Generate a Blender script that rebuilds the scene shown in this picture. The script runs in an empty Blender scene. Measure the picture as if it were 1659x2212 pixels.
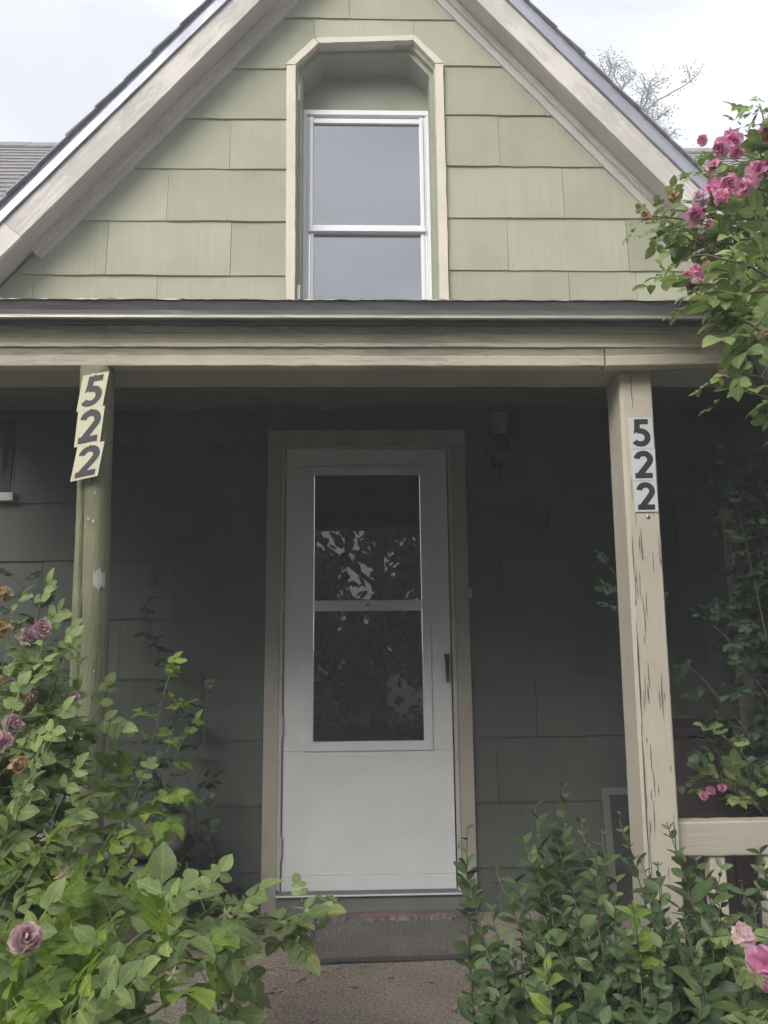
import bpy, math, random
from mathutils import Vector, Matrix
import numpy as np
random.seed(7)
rnd = random.uniform
SC = bpy.context.scene
COL = SC.collection

# ------------------------------------------------------------------ camera, sky, sun, exposure
CAM = Vector((0.0, -3.63, 1.16))
YAW, TILT, ROLL = math.radians(1.66), math.radians(9.87), math.radians(0.57)
FWD = Vector((math.sin(YAW) * math.cos(TILT), math.cos(YAW) * math.cos(TILT), math.sin(TILT)))
R0 = Vector((math.cos(YAW), -math.sin(YAW), 0)); U0 = R0.cross(FWD)
RGT = R0 * math.cos(ROLL) - U0 * math.sin(ROLL)
UPV = U0 * math.cos(ROLL) + R0 * math.sin(ROLL)
cd = bpy.data.cameras.new('camera'); cam = bpy.data.objects.new('camera', cd); COL.objects.link(cam)
m = Matrix((RGT, UPV, -FWD)).transposed().to_4x4(); m.translation = CAM
cam.matrix_world = m
cd.sensor_fit = 'VERTICAL'; cd.sensor_height = 34.6; cd.lens = 34.6 * 1662 / 2212
cd.clip_start = 0.05; cd.clip_end = 600
SC.camera = cam

SUN_EL, SUN_AZ = math.radians(34), math.radians(212)     # azimuth clockwise from +Y
world = bpy.data.worlds.new('World'); SC.world = world; world.use_nodes = True
wt = world.node_tree; wt.nodes.clear()
def wn(t, **k):
    n = wt.nodes.new(t)
    for a, b in k.items(): setattr(n, a, b)
    return n
wo = wn('ShaderNodeOutputWorld'); bg = wn('ShaderNodeBackground'); sky = wn('ShaderNodeTexSky')
sky.sky_type = 'NISHITA'; sky.sun_disc = False; sky.sun_elevation = SUN_EL; sky.sun_rotation = SUN_AZ
sky.air_density = 1.0; sky.dust_density = 3.0
tc = wn('ShaderNodeTexCoord'); mp = wn('ShaderNodeMapping'); mp.inputs['Scale'].default_value = (1, 1, 2.2)
nz = wn('ShaderNodeTexNoise'); nz.inputs['Scale'].default_value = 3.6; nz.inputs['Detail'].default_value = 7; nz.inputs['Roughness'].default_value = .55
nz.inputs['Distortion'].default_value = .6
cr = wn('ShaderNodeValToRGB')
cr.color_ramp.elements[0].position = .36; cr.color_ramp.elements[0].color = (.74, .77, .82, 1)
cr.color_ramp.elements[1].position = .60; cr.color_ramp.elements[1].color = (1, 1, 1, 1)
sc_ = wn('ShaderNodeVectorMath', operation='SCALE'); sc_.inputs['Scale'].default_value = 4.3
mx = wn('ShaderNodeMix', data_type='RGBA'); mx.inputs['Factor'].default_value = .92
wt.links.new(tc.outputs['Generated'], mp.inputs['Vector']); wt.links.new(mp.outputs['Vector'], nz.inputs['Vector'])
wt.links.new(nz.outputs['Fac'], cr.inputs['Fac']); wt.links.new(cr.outputs['Color'], sc_.inputs[0])
wt.links.new(sky.outputs['Color'], mx.inputs['A']); wt.links.new(sc_.outputs['Vector'], mx.inputs['B'])
wt.links.new(mx.outputs['Result'], bg.inputs['Color']); bg.inputs['Strength'].default_value = 0.10
wt.links.new(bg.outputs['Background'], wo.inputs['Surface'])

sd = bpy.data.lights.new('sun', 'SUN'); sun = bpy.data.objects.new('sun', sd); COL.objects.link(sun)
sd.energy = 1.5; sd.angle = math.radians(34); sd.color = (1, .97, .92)
sv = Vector((math.sin(SUN_AZ) * math.cos(SUN_EL), math.cos(SUN_AZ) * math.cos(SUN_EL), math.sin(SUN_EL)))
sun.rotation_euler = (-sv).to_track_quat('-Z', 'Y').to_euler()
sun.location = (0, -20, 30)

vs = SC.view_settings
vs.view_transform = 'Standard'; vs.look = 'None'; vs.gamma = 1; vs.exposure = 1.74; vs.use_curve_mapping = False
SC.cycles.max_bounces = 6; SC.cycles.diffuse_bounces = 3; SC.cycles.glossy_bounces = 3; SC.cycles.transmission_bounces = 4
SC.cycles.volume_bounces = 0; SC.cycles.use_denoising = True
SC.cycles.use_adaptive_sampling = True; SC.cycles.adaptive_threshold = .03; SC.cycles.adaptive_min_samples = 16

HAZE = .023
def sight(x, y, Y):
    """point of the place seen at (x, y) of a 1659 x 2212 picture, in the vertical plane at depth Y"""
    d = FWD + RGT * ((x - 829.5) / 1662) - UPV * ((y - 1106) / 1662)
    return CAM + d * ((Y - CAM.y) / d.y)

# ------------------------------------------------------------------ materials
def nt_new(name):
    mt = bpy.data.materials.new(name); mt.use_nodes = True
    t = mt.node_tree; t.nodes.clear()
    out = t.nodes.new('ShaderNodeOutputMaterial')
    return mt, t, out
def N(t, typ, **k):
    n = t.nodes.new(typ)
    for a, b in k.items():
        if a in ('Scale', 'Detail', 'Roughness', 'Distortion', 'Strength', 'Distance', 'Factor', 'Value', 'W', 'From Min', 'From Max', 'To Min', 'To Max', 'IOR', 'Metallic'):
            n.inputs[a].default_value = b
        else: setattr(n, a, b)
    return n
def ramp(t, stops):
    n = t.nodes.new('ShaderNodeValToRGB'); e = n.color_ramp.elements
    while len(e) < len(stops): e.new(.5)
    for i, (p, c) in enumerate(stops):
        e[i].position = p; e[i].color = (c[0], c[1], c[2], 1) if len(c) == 3 else c
    return n
def g(v): return (v, v, v)

def paint(name, col, wood, grain=(1, 14, 14), wear=.55, amount=.5, rough=.6, bump=.25, dirt=.85, scale=6.0):
    """weathered paint over wood; grain gives the noise scale along each axis (small = along the grain)"""
    mt, t, out = nt_new(name); L = t.links.new
    tcn = N(t, 'ShaderNodeTexCoord'); mpn = N(t, 'ShaderNodeMapping'); mpn.inputs['Scale'].default_value = grain
    L(tcn.outputs['Object'], mpn.inputs['Vector'])
    n1 = N(t, 'ShaderNodeTexNoise', Scale=scale, Detail=8.0, Roughness=.65); L(mpn.outputs[0], n1.inputs['Vector'])
    n2 = N(t, 'ShaderNodeTexNoise', Scale=1.6, Detail=5.0, Roughness=.6); L(tcn.outputs['Object'], n2.inputs['Vector'])
    mul = N(t, 'ShaderNodeMath', operation='MULTIPLY_ADD'); L(n2.outputs['Fac'], mul.inputs[0]); mul.inputs[1].default_value = .9
    L(n1.outputs['Fac'], mul.inputs[2])
    mask = ramp(t, [(wear + .42, g(0)), (wear + .47, g(1))]); L(mul.outputs[0], mask.inputs['Fac'])
    tone = ramp(t, [(.3, tuple(c * dirt for c in col)), (.62, col)])
    n3 = N(t, 'ShaderNodeTexNoise', Scale=4.5, Detail=6.0, Roughness=.6); L(tcn.outputs['Object'], n3.inputs['Vector']); L(n3.outputs['Fac'], tone.inputs['Fac'])
    wd = ramp(t, [(.35, tuple(c * .55 for c in wood)), (.65, wood)]); L(n1.outputs['Fac'], wd.inputs['Fac'])
    fac = N(t, 'ShaderNodeMath', operation='MULTIPLY'); L(mask.outputs['Color'], fac.inputs[0]); fac.inputs[1].default_value = amount
    mix = N(t, 'ShaderNodeMix', data_type='RGBA'); L(fac.outputs[0], mix.inputs['Factor']); L(tone.outputs['Color'], mix.inputs['A']); L(wd.outputs['Color'], mix.inputs['B'])
    hb = N(t, 'ShaderNodeMath', operation='MULTIPLY_ADD'); L(mask.outputs['Color'], hb.inputs[0]); hb.inputs[1].default_value = -.6; L(n1.outputs['Fac'], hb.inputs[2])
    bp = N(t, 'ShaderNodeBump', Strength=bump, Distance=.004); L(hb.outputs[0], bp.inputs['Height'])
    p = N(t, 'ShaderNodeBsdfPrincipled', Roughness=rough); p.inputs['Specular IOR Level'].default_value = .3
    L(mix.outputs['Result'], p.inputs['Base Color']); L(bp.outputs[0], p.inputs['Normal']); L(p.outputs[0], out.inputs['Surface'])
    return mt

def siding_mat(name, c0, c1, c2):
    mt, t, out = nt_new(name); L = t.links.new
    tcn = N(t, 'ShaderNodeTexCoord'); oi = N(t, 'ShaderNodeObjectInfo')
    addv = N(t, 'ShaderNodeVectorMath', operation='ADD'); L(tcn.outputs['Object'], addv.inputs[0])
    rv = N(t, 'ShaderNodeVectorMath', operation='SCALE'); rv.inputs[0].default_value = (7, 3, 5); L(oi.outputs['Random'], rv.inputs['Scale']); L(rv.outputs[0], addv.inputs[1])
    mpn = N(t, 'ShaderNodeMapping'); mpn.inputs['Scale'].default_value = (95, 4, 1.6); L(addv.outputs[0], mpn.inputs['Vector'])
    n1 = N(t, 'ShaderNodeTexNoise', Scale=1.3, Detail=3.0, Roughness=.6); L(mpn.outputs[0], n1.inputs['Vector'])
    n2 = N(t, 'ShaderNodeTexNoise', Scale=2.6, Detail=6.0, Roughness=.6); L(addv.outputs[0], n2.inputs['Vector'])
    base = ramp(t, [(.28, c0), (.5, c1), (.75, c2)]); L(n2.outputs['Fac'], base.inputs['Fac'])
    st = ramp(t, [(.35, g(.94)), (.62, g(1.02))]); L(n1.outputs['Fac'], st.inputs['Fac'])
    mul = N(t, 'ShaderNodeMix', data_type='RGBA', blend_type='MULTIPLY'); mul.inputs['Factor'].default_value = 1
    L(base.outputs['Color'], mul.inputs['A']); L(st.outputs['Color'], mul.inputs['B'])
    hs = N(t, 'ShaderNodeHueSaturation'); L(mul.outputs['Result'], hs.inputs['Color'])
    mr = N(t, 'ShaderNodeMapRange'); mr.inputs['To Min'].default_value = .93; mr.inputs['To Max'].default_value = 1.06; L(oi.outputs['Random'], mr.inputs['Value']); L(mr.outputs[0], hs.inputs['Value'])
    bp = N(t, 'ShaderNodeBump', Strength=.22, Distance=.003); L(n1.outputs['Fac'], bp.inputs['Height'])
    p = N(t, 'ShaderNodeBsdfPrincipled', Roughness=.75); p.inputs['Specular IOR Level'].default_value = .25
    L(hs.outputs[0], p.inputs['Base Color']); L(bp.outputs[0], p.inputs['Normal']); L(p.outputs[0], out.inputs['Surface'])
    return mt

def plain(name, col, rough=.6, metal=0.0, spec=.4, var=.12, scale=8.0, bump=.0, bscale=60.0, stretch=(1, 1, 1)):
    mt, t, out = nt_new(name); L = t.links.new
    tcn = N(t, 'ShaderNodeTexCoord'); mpn = N(t, 'ShaderNodeMapping'); mpn.inputs['Scale'].default_value = stretch; L(tcn.outputs['Object'], mpn.inputs['Vector'])
    n = N(t, 'ShaderNodeTexNoise', Scale=scale, Detail=6.0, Roughness=.6); L(mpn.outputs[0], n.inputs['Vector'])
    r = ramp(t, [(.3, tuple(c * (1 - var) for c in col)), (.7, tuple(min(1, c * (1 + var)) for c in col))]); L(n.outputs['Fac'], r.inputs['Fac'])
    p = N(t, 'ShaderNodeBsdfPrincipled', Roughness=rough, Metallic=metal); p.inputs['Specular IOR Level'].default_value = spec
    L(r.outputs['Color'], p.inputs['Base Color'])
    if bump:
        nb = N(t, 'ShaderNodeTexNoise', Scale=bscale, Detail=4.0); L(mpn.outputs[0], nb.inputs['Vector'])
        bp = N(t, 'ShaderNodeBump', Strength=bump, Distance=.004); L(nb.outputs['Fac'], bp.inputs['Height']); L(bp.outputs[0], p.inputs['Normal'])
    L(p.outputs[0], out.inputs['Surface'])
    return mt

def glass(name, fac, tint=(.02, .022, .03), rough=.01, wav=.02):
    """window glass in front of a dark room: coated reflection over a dark body"""
    mt, t, out = nt_new(name); L = t.links.new
    tcn = N(t, 'ShaderNodeTexCoord')
    n = N(t, 'ShaderNodeTexNoise', Scale=2.0, Detail=2.0); L(tcn.outputs['Object'], n.inputs['Vector'])
    bp = N(t, 'ShaderNodeBump', Strength=wav, Distance=.02); L(n.outputs['Fac'], bp.inputs['Height'])
    df = N(t, 'ShaderNodeBsdfDiffuse'); df.inputs['Color'].default_value = (*tint, 1)
    gl = N(t, 'ShaderNodeBsdfGlossy', Roughness=rough); L(bp.outputs[0], gl.inputs['Normal']); gl.inputs['Color'].default_value = (.93, .95, 1, 1)
    lw = N(t, 'ShaderNodeLayerWeight'); lw.inputs['Blend'].default_value = .3
    mr = N(t, 'ShaderNodeMapRange'); mr.inputs['To Min'].default_value = fac; mr.inputs['To Max'].default_value = 1; L(lw.outputs['Fresnel'], mr.inputs['Value'])
    mx_ = N(t, 'ShaderNodeMixShader'); L(mr.outputs[0], mx_.inputs[0]); L(df.outputs[0], mx_.inputs[1]); L(gl.outputs[0], mx_.inputs[2])
    L(mx_.outputs[0], out.inputs['Surface'])
    return mt

def leafmat(name, dark, mid, light, rough=.42, trans=.28, spot=None, spec=.35, vein=False):
    mt, t, out = nt_new(name); L = t.links.new
    oi = N(t, 'ShaderNodeObjectInfo'); ge = N(t, 'ShaderNodeNewGeometry')
    a = N(t, 'ShaderNodeMath', operation='MULTIPLY_ADD'); L(oi.outputs['Random'], a.inputs[0]); a.inputs[1].default_value = .618
    L(ge.outputs['Random Per Island'], a.inputs[2])
    fr = N(t, 'ShaderNodeMath', operation='FRACT'); L(a.outputs[0], fr.inputs[0])
    r = ramp(t, [(0, dark), (.5, mid), (.88, light), (1, tuple(c * 1.1 for c in light))]); L(fr.outputs[0], r.inputs['Fac'])
    tcn = N(t, 'ShaderNodeTexCoord'); n = N(t, 'ShaderNodeTexNoise', Scale=55.0, Detail=3.0); L(tcn.outputs['Object'], n.inputs['Vector'])
    vr = ramp(t, [(.3, g(.82)), (.7, g(1.1))]); L(n.outputs['Fac'], vr.inputs['Fac'])
    mul = N(t, 'ShaderNodeMix', data_type='RGBA', blend_type='MULTIPLY'); mul.inputs['Factor'].default_value = 1
    L(r.outputs['Color'], mul.inputs['A']); L(vr.outputs['Color'], mul.inputs['B']); colr = mul.outputs['Result']
    if vein:
        uvn = N(t, 'ShaderNodeUVMap'); sp = N(t, 'ShaderNodeSeparateXYZ'); L(uvn.outputs[0], sp.inputs[0])
        au = N(t, 'ShaderNodeMath', operation='ABSOLUTE'); L(sp.outputs['X'], au.inputs[0])
        ph_ = N(t, 'ShaderNodeMath', operation='MULTIPLY_ADD'); L(au.outputs[0], ph_.inputs[0]); ph_.inputs[1].default_value = -.22; L(sp.outputs['Y'], ph_.inputs[2])
        k_ = N(t, 'ShaderNodeMath', operation='MULTIPLY'); L(ph_.outputs[0], k_.inputs[0]); k_.inputs[1].default_value = 44.0
        sn = N(t, 'ShaderNodeMath', operation='SINE'); L(k_.outputs[0], sn.inputs[0])
        r1 = ramp(t, [(.55, g(.96)), (.97, g(1.14))]); L(sn.outputs[0], r1.inputs['Fac'])
        r2 = ramp(t, [(.04, g(1.35)), (.13, g(1.0))]); L(au.outputs[0], r2.inputs['Fac'])
        for rr_ in (r1, r2):
            mm = N(t, 'ShaderNodeMix', data_type='RGBA', blend_type='MULTIPLY'); mm.inputs['Factor'].default_value = 1; L(colr, mm.inputs['A']); L(rr_.outputs['Color'], mm.inputs['B']); colr = mm.outputs['Result']
    if spot:
        n2 = N(t, 'ShaderNodeTexNoise', Scale=38.0, Detail=2.0); L(tcn.outputs['Object'], n2.inputs['Vector'])
        ad = N(t, 'ShaderNodeMath', operation='MULTIPLY_ADD'); L(fr.outputs[0], ad.inputs[0]); ad.inputs[1].default_value = .16; L(n2.outputs['Fac'], ad.inputs[2])
        ms = ramp(t, [(.74, g(0)), (.79, g(1))]); L(ad.outputs[0], ms.inputs['Fac'])
        m2 = N(t, 'ShaderNodeMix', data_type='RGBA'); L(ms.outputs['Color'], m2.inputs['Factor']); L(colr, m2.inputs['A']); m2.inputs['B'].default_value = (*spot, 1); colr = m2.outputs['Result']
    bp = N(t, 'ShaderNodeBump', Strength=.25, Distance=.002); L(n.outputs['Fac'], bp.inputs['Height'])
    p = N(t, 'ShaderNodeBsdfPrincipled', Roughness=rough); p.inputs['Specular IOR Level'].default_value = spec
    L(colr, p.inputs['Base Color']); L(bp.outputs[0], p.inputs['Normal'])
    tr = N(t, 'ShaderNodeBsdfTranslucent')
    hs = N(t, 'ShaderNodeHueSaturation'); hs.inputs['Saturation'].default_value = 1.15; hs.inputs['Value'].default_value = 1.3; L(colr, hs.inputs['Color']); L(hs.outputs[0], tr.inputs['Color'])
    ms_ = N(t, 'ShaderNodeMixShader'); ms_.inputs[0].default_value = trans; L(p.outputs[0], ms_.inputs[1]); L(tr.outputs[0], ms_.inputs[2])
    L(ms_.outputs[0], out.inputs['Surface'])
    return mt

def rope_floor(name, cols, fine, scale=3.0, bump=.6, wave=None):
    mt, t, out = nt_new(name); L = t.links.new
    tcn = N(t, 'ShaderNodeTexCoord')
    n1 = N(t, 'ShaderNodeTexNoise', Scale=scale, Detail=7.0, Roughness=.62); L(tcn.outputs['Object'], n1.inputs['Vector'])
    r = ramp(t, [(.3, cols[0]), (.5, cols[1]), (.72, cols[2])]); L(n1.outputs['Fac'], r.inputs['Fac'])
    n2 = N(t, 'ShaderNodeTexNoise', Scale=fine, Detail=2.0); L(tcn.outputs['Object'], n2.inputs['Vector'])
    f = ramp(t, [(.35, g(.66)), (.65, g(1.28))]); L(n2.outputs['Fac'], f.inputs['Fac'])
    mul = N(t, 'ShaderNodeMix', data_type='RGBA', blend_type='MULTIPLY'); mul.inputs['Factor'].default_value = 1
    L(r.outputs['Color'], mul.inputs['A']); L(f.outputs['Color'], mul.inputs['B'])
    h = n2.outputs['Fac']
    if wave:
        w = N(t, 'ShaderNodeTexWave', Scale=wave, Distortion=1.5); w.inputs['Detail'].default_value = 2; L(tcn.outputs['Object'], w.inputs['Vector'])
        ad = N(t, 'ShaderNodeMath', operation='ADD'); L(w.outputs['Fac'], ad.inputs[0]); L(h, ad.inputs[1]); h = ad.outputs[0]
    bp = N(t, 'ShaderNodeBump', Strength=bump, Distance=.006); L(h, bp.inputs['Height'])
    p = N(t, 'ShaderNodeBsdfPrincipled', Roughness=.92); p.inputs['Specular IOR Level'].default_value = .15
    L(mul.outputs['Result'], p.inputs['Base Color']); L(bp.outputs[0], p.inputs['Normal']); L(p.outputs[0], out.inputs['Surface'])
    return mt

WOOD = (.34, .30, .27)
M = {}
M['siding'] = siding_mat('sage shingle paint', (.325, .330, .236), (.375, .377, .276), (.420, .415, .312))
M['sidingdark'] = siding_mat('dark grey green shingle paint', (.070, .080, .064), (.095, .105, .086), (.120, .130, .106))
M['trimX'] = paint('cream trim paint', (.68, .61, .49), (.48, .43, .37), (1, 16, 16), .57, .55)
M['trimXworn'] = paint('worn cream edge', (.70, .62, .51), (.50, .45, .43), (1.2, 16, 16), .46, .7, bump=.5)
M['trimZ'] = paint('cream post paint', (.60, .54, .44), (.25, .22, .19), (15, 15, .7), .60, .75, bump=.45)
M['frame'] = paint('tan casing paint', (.42, .385, .325), (.26, .24, .2), (14, 14, 1), .66, .5)
M['arch'] = paint('chipped window trim', (.68, .62, .52), (.44, .37, .31), (7, 7, 2), .59, .65, bump=.5)
M['rake'] = paint('peeling rake paint', (.68, .63, .575), (.50, .47, .45), (1.2, 16, 16), .56, .55, bump=.5)
M['rakeclean'] = paint('repainted rake end', (.72, .67, .60), WOOD, (1.2, 16, 16), .75, .4)
M['soffit'] = paint('rake soffit paint', (.60, .56, .52), (.5, .46, .43), (1, 10, 10), .68, .3, bump=.1)
M['reveal'] = paint('sage reveal paint', (.33, .345, .26), WOOD, (9, 9, 1), .63, .4)
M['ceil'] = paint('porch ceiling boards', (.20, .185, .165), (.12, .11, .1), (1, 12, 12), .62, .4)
M['beam'] = paint('tan beam paint', (.48, .43, .36), WOOD, (1, 14, 14), .64, .4)
M['log'] = paint('mossy olive log paint', (.27, .275, .165), (.50, .45, .42), (17, 17, 2.2), .70, .8, rough=.6, bump=.9, dirt=.62)
M['logbare'] = plain('bare scraped wood', (.52, .47, .45), .8, var=.25, scale=12, stretch=(14, 14, 1))
M['greywood'] = paint('grey weathered wood', (.24, .225, .20), (.13, .12, .11), (13, 13, .8), .5, .6, bump=.5)
M['splitwood'] = plain('dark split wood', (.15, .135, .115), .9, var=.3, scale=30)
M['rail'] = paint('weathered rail paint', (.54, .49, .41), (.30, .27, .24), (1, 18, 18), .58, .55, bump=.5)
M['door'] = paint('white door enamel', (.77, .785, .79), (.42, .40, .37), (3, 3, 1.5), .70, .5, rough=.4, bump=.06, dirt=.90, scale=9)
M['alum'] = plain('white aluminium', (.78, .79, .81), .35, var=.03)
M['gutter'] = plain('grey painted metal', (.185, .185, .185), .36, .15, var=.15, scale=5, stretch=(1, 8, 8))
M['lip'] = plain('worn metal lip', (.42, .39, .34), .45, .2, var=.2, scale=14, stretch=(1, 8, 8))
M['drip'] = plain('blue grey drip edge', (.34, .35, .40), .4, .3, var=.15, scale=3)
M['asphalt'] = plain('asphalt roof shingle', (.24, .225, .235), .9, var=.28, scale=30, bump=.4, bscale=160)
M['rakeshingle'] = plain('weathered shingle edge', (.30, .30, .335), .85, var=.2, scale=20)
M['black'] = plain('black plastic', (.015, .015, .018), .4, var=.1)
M['blackmetal'] = plain('black lantern metal', (.01, .01, .014), .5, var=.1)
M['frost'] = plain('frosted lamp glass', (.20, .19, .18), .5, var=.1)
M['glassup'] = glass('upstairs window glass', .30, (.045, .05, .06))
M['glassdoor'] = glass('storm door glass', .075, (.012, .013, .018))
M['white'] = plain('white number sticker', (.62, .64, .65), .45, var=.06)
M['cream'] = plain('cream number card', (.66, .63, .44), .5, var=.06, scale=14)
M['ink'] = plain('black number ink', (.035, .038, .045), .5, var=.1)
M['steel'] = plain('steel nail head', (.6, .6, .6), .3, .9)
M['carpet'] = rope_floor('brown porch carpet', [(.245, .200, .165), (.305, .258, .216), (.36, .31, .262)], 105, 2.4, .9)
M['mat'] = rope_floor('dark ribbed mat', [(.145, .130, .120), (.185, .167, .156), (.225, .205, .192)], 320, 5.0)
M['matedge'] = plain('rubber mat edge', (.060, .060, .064), .7, var=.15)
M['conc'] = rope_floor('crumbling mortar', [(.14, .12, .11), (.20, .175, .16), (.27, .24, .22)], 120, 9.0, .8)
M['brick'] = plain('faded sill brick', (.19, .125, .105), .85, var=.3, scale=14, bump=.4)
M['sill'] = plain('grey sill board', (.17, .175, .165), .7, var=.12)
M['soil'] = rope_floor('yard soil and grass', [(.085, .08, .05), (.11, .11, .065), (.14, .135, .085)], 40, 1.2)
M['bouncewalk'] = rope_floor('pale concrete walk', [(.20, .19, .17), (.25, .235, .21), (.30, .285, .26)], 90, 2.0, .3)
M['nail'] = plain('painted nail head', (.24, .23, .17), .6, var=.3)
M['cushion'] = plain('beige chair cushion', (.22, .205, .18), .85, var=.1, bump=.15)
M['chrome'] = plain('chrome', (.85, .85, .85), .12, 1.0)
M['redbox'] = plain('red brown panel', (.060, .042, .042), .7, var=.15)
M['screenframe'] = plain('grey screen frame', (.16, .15, .14), .6, var=.1)
M['screen'] = plain('dark screen mesh', (.045, .045, .045), .9, var=.1)
M['dryleaf'] = plain('dry leaf', (.34, .26, .18), .8, var=.3)
M['pinkpetal'] = plain('fallen pink petal', (.42, .13, .25), .7, var=.2)
M['bark'] = plain('brown bark', (.10, .08, .065), .9, var=.3, scale=20, bump=.5)
M['stem'] = plain('green cane', (.13, .16, .065), .55, var=.25, scale=20)
M['stemdark'] = plain('brown cane', (.12, .10, .065), .65, var=.25, scale=20)
M['rose'] = leafmat('rose leaf', (.165, .225, .088), (.230, .310, .118), (.300, .375, .140), rough=.52, spec=.25, spot=(.36, .27, .13), vein=True)
M['roseyoung'] = leafmat('young rose leaf', (.17, .27, .055), (.23, .34, .065), (.30, .39, .08), trans=.4, vein=True)
M['roseshade'] = leafmat('shade darkened rose leaf', (.045, .08, .042), (.07, .115, .06), (.11, .16, .08), trans=.2, vein=True)  # darker copy of the rose leaf, porch shade put into its colour
M['privet'] = leafmat('privet leaf', (.055, .100, .040), (.090, .150, .058), (.165, .230, .085), rough=.42, trans=.25, spec=.4, vein=True)
M['treeleaf'] = leafmat('tree leaf', (.045, .07, .03), (.06, .09, .04), (.09, .12, .05), rough=.6, trans=.25)
M['pink'] = leafmat('pink rose petal', (.66, .22, .40), (.78, .35, .54), (.85, .52, .66), rough=.8, trans=.45, spec=.2)
M['faded'] = leafmat('faded rose petal', (.62, .38, .50), (.74, .54, .62), (.76, .64, .52), rough=.8, trans=.35, spec=.2)
M['dried'] = leafmat('dried rose petal', (.38, .24, .13), (.50, .36, .20), (.58, .46, .28), rough=.8, trans=.2, spec=.1)
M['sepal'] = leafmat('dry sepal', (.44, .36, .20), (.52, .45, .28), (.58, .52, .36), rough=.8, trans=.2, spec=.1)

# ------------------------------------------------------------------ mesh helpers
def set_uv(me, uv):
    if not uv or len(uv) != len(me.vertices): return
    ul = me.uv_layers.new(name='blade'); idx = np.empty(len(me.loops), dtype=np.int32); me.loops.foreach_get('vertex_index', idx)
    ul.data.foreach_set('uv', np.asarray(uv, dtype=np.float32)[idx].ravel())
class MB:
    def __init__(s): s.v = []; s.f = []; s.uv = []
    def add(s, v, f, uv=None):
        o = len(s.v)
        if uv: s.uv += list(uv)
        s.v += [tuple(p) for p in v]; s.f += [tuple(i + o for i in q) for q in f]; return s
    def box(s, x0, x1, y0, y1, z0, z1):
        v = [(x, y, z) for x in (x0, x1) for y in (y0, y1) for z in (z0, z1)]
        return s.add(v, [(0, 1, 3, 2), (4, 6, 7, 5), (0, 4, 5, 1), (2, 3, 7, 6), (0, 2, 6, 4), (1, 5, 7, 3)])
    def prism(s, prof, a0, a1, axis='x', seg=1, wob=0.0, rs=None):
        """closed profile [(u,v)] swept along an axis; wob roughens it per ring"""
        n = len(prof); r = rs or random
        vs_ = []
        for k in range(seg + 1):
            a = a0 + (a1 - a0) * k / seg
            for (u, w) in prof:
                du, dw = (r.uniform(-wob, wob), r.uniform(-wob, wob)) if wob else (0, 0)
                if axis == 'x': vs_.append((a, u + du, w + dw))
                elif axis == 'y': vs_.append((u + du, a, w + dw))
                else: vs_.append((u + du, w + dw, a))
        fs = []
        for k in range(seg):
            for i in range(n):
                j = (i + 1) % n
                fs.append((k * n + i, k * n + j, (k + 1) * n + j, (k + 1) * n + i))
        fs.append(tuple(range(n - 1, -1, -1))); fs.append(tuple(seg * n + i for i in range(n)))
        return s.add(vs_, fs)
    def tube(s, pts, rad, sides=6):
        P_ = [Vector(p) for p in pts]; n = len(P_)
        rads = rad if isinstance(rad, (list, tuple)) else [rad] * n
        vs_ = []; a = None
        for i, p in enumerate(P_):
            t = (P_[min(i + 1, n - 1)] - P_[max(i - 1, 0)])
            if t.length < 1e-9: t = Vector((0, 0, 1))
            t.normalize()
            if a is None: a = t.orthogonal().normalized()
            else:
                a = a - t * a.dot(t)
                a = a.normalized() if a.length > 1e-6 else t.orthogonal().normalized()
            b = t.cross(a)
            for k in range(sides):
                th = 2 * math.pi * k / sides
                vs_.append(p + (a * math.cos(th) + b * math.sin(th)) * rads[i])
        fs = [(i * sides + k, i * sides + (k + 1) % sides, (i + 1) * sides + (k + 1) % sides, (i + 1) * sides + k) for i in range(n - 1) for k in range(sides)]
        fs.append(tuple(range(sides - 1, -1, -1))); fs.append(tuple((n - 1) * sides + k for k in range(sides)))
        return s.add(vs_, fs)
    def lathe(s, prof, c=(0, 0, 0), sides=12):
        vs_ = []
        for (r, z) in prof:
            for k in range(sides):
                th = 2 * math.pi * k / sides
                vs_.append((c[0] + r * math.cos(th), c[1] + r * math.sin(th), c[2] + z))
        n = len(prof)
        fs = [(i * sides + k, i * sides + (k + 1) % sides, (i + 1) * sides + (k + 1) % sides, (i + 1) * sides + k) for i in range(n - 1) for k in range(sides)]
        fs.append(tuple(range(sides - 1, -1, -1))); fs.append(tuple((n - 1) * sides + k for k in range(sides)))
        return s.add(vs_, fs)
    def build(s, name, mat, parent=None, smooth=False, bevel=0.0, bseg=2, loc=None):
        me = bpy.data.meshes.new(name); me.from_pydata(s.v, [], s.f); me.update()
        me.materials.append(mat)
        set_uv(me, s.uv)
        if smooth:
            for p in me.polygons: p.use_smooth = True
        o = bpy.data.objects.new(name, me); COL.objects.link(o)
        if parent: o.parent = parent
        if loc: o.location = loc
        if bevel:
            b = o.modifiers.new('bevel', 'BEVEL'); b.width = bevel; b.segments = bseg; b.limit_method = 'ANGLE'
        return o
def recalc(o):
    import bmesh
    bm = bmesh.new(); bm.from_mesh(o.data); bmesh.ops.recalc_face_normals(bm, faces=bm.faces); bm.to_mesh(o.data); bm.free(); return o
def empty(name, loc=(0, 0, 0)):
    o = bpy.data.objects.new(name, None); COL.objects.link(o); o.location = loc; o.empty_display_size = .1; return o
def tag(o, label=None, cat=None, group=None, kind=None):
    if label: o['label'] = label
    if cat: o['category'] = cat
    if group: o['group'] = group
    if kind: o['kind'] = kind
    return o
def smooth_angle(o):
    for p in o.data.polygons: p.use_smooth = True

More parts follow.
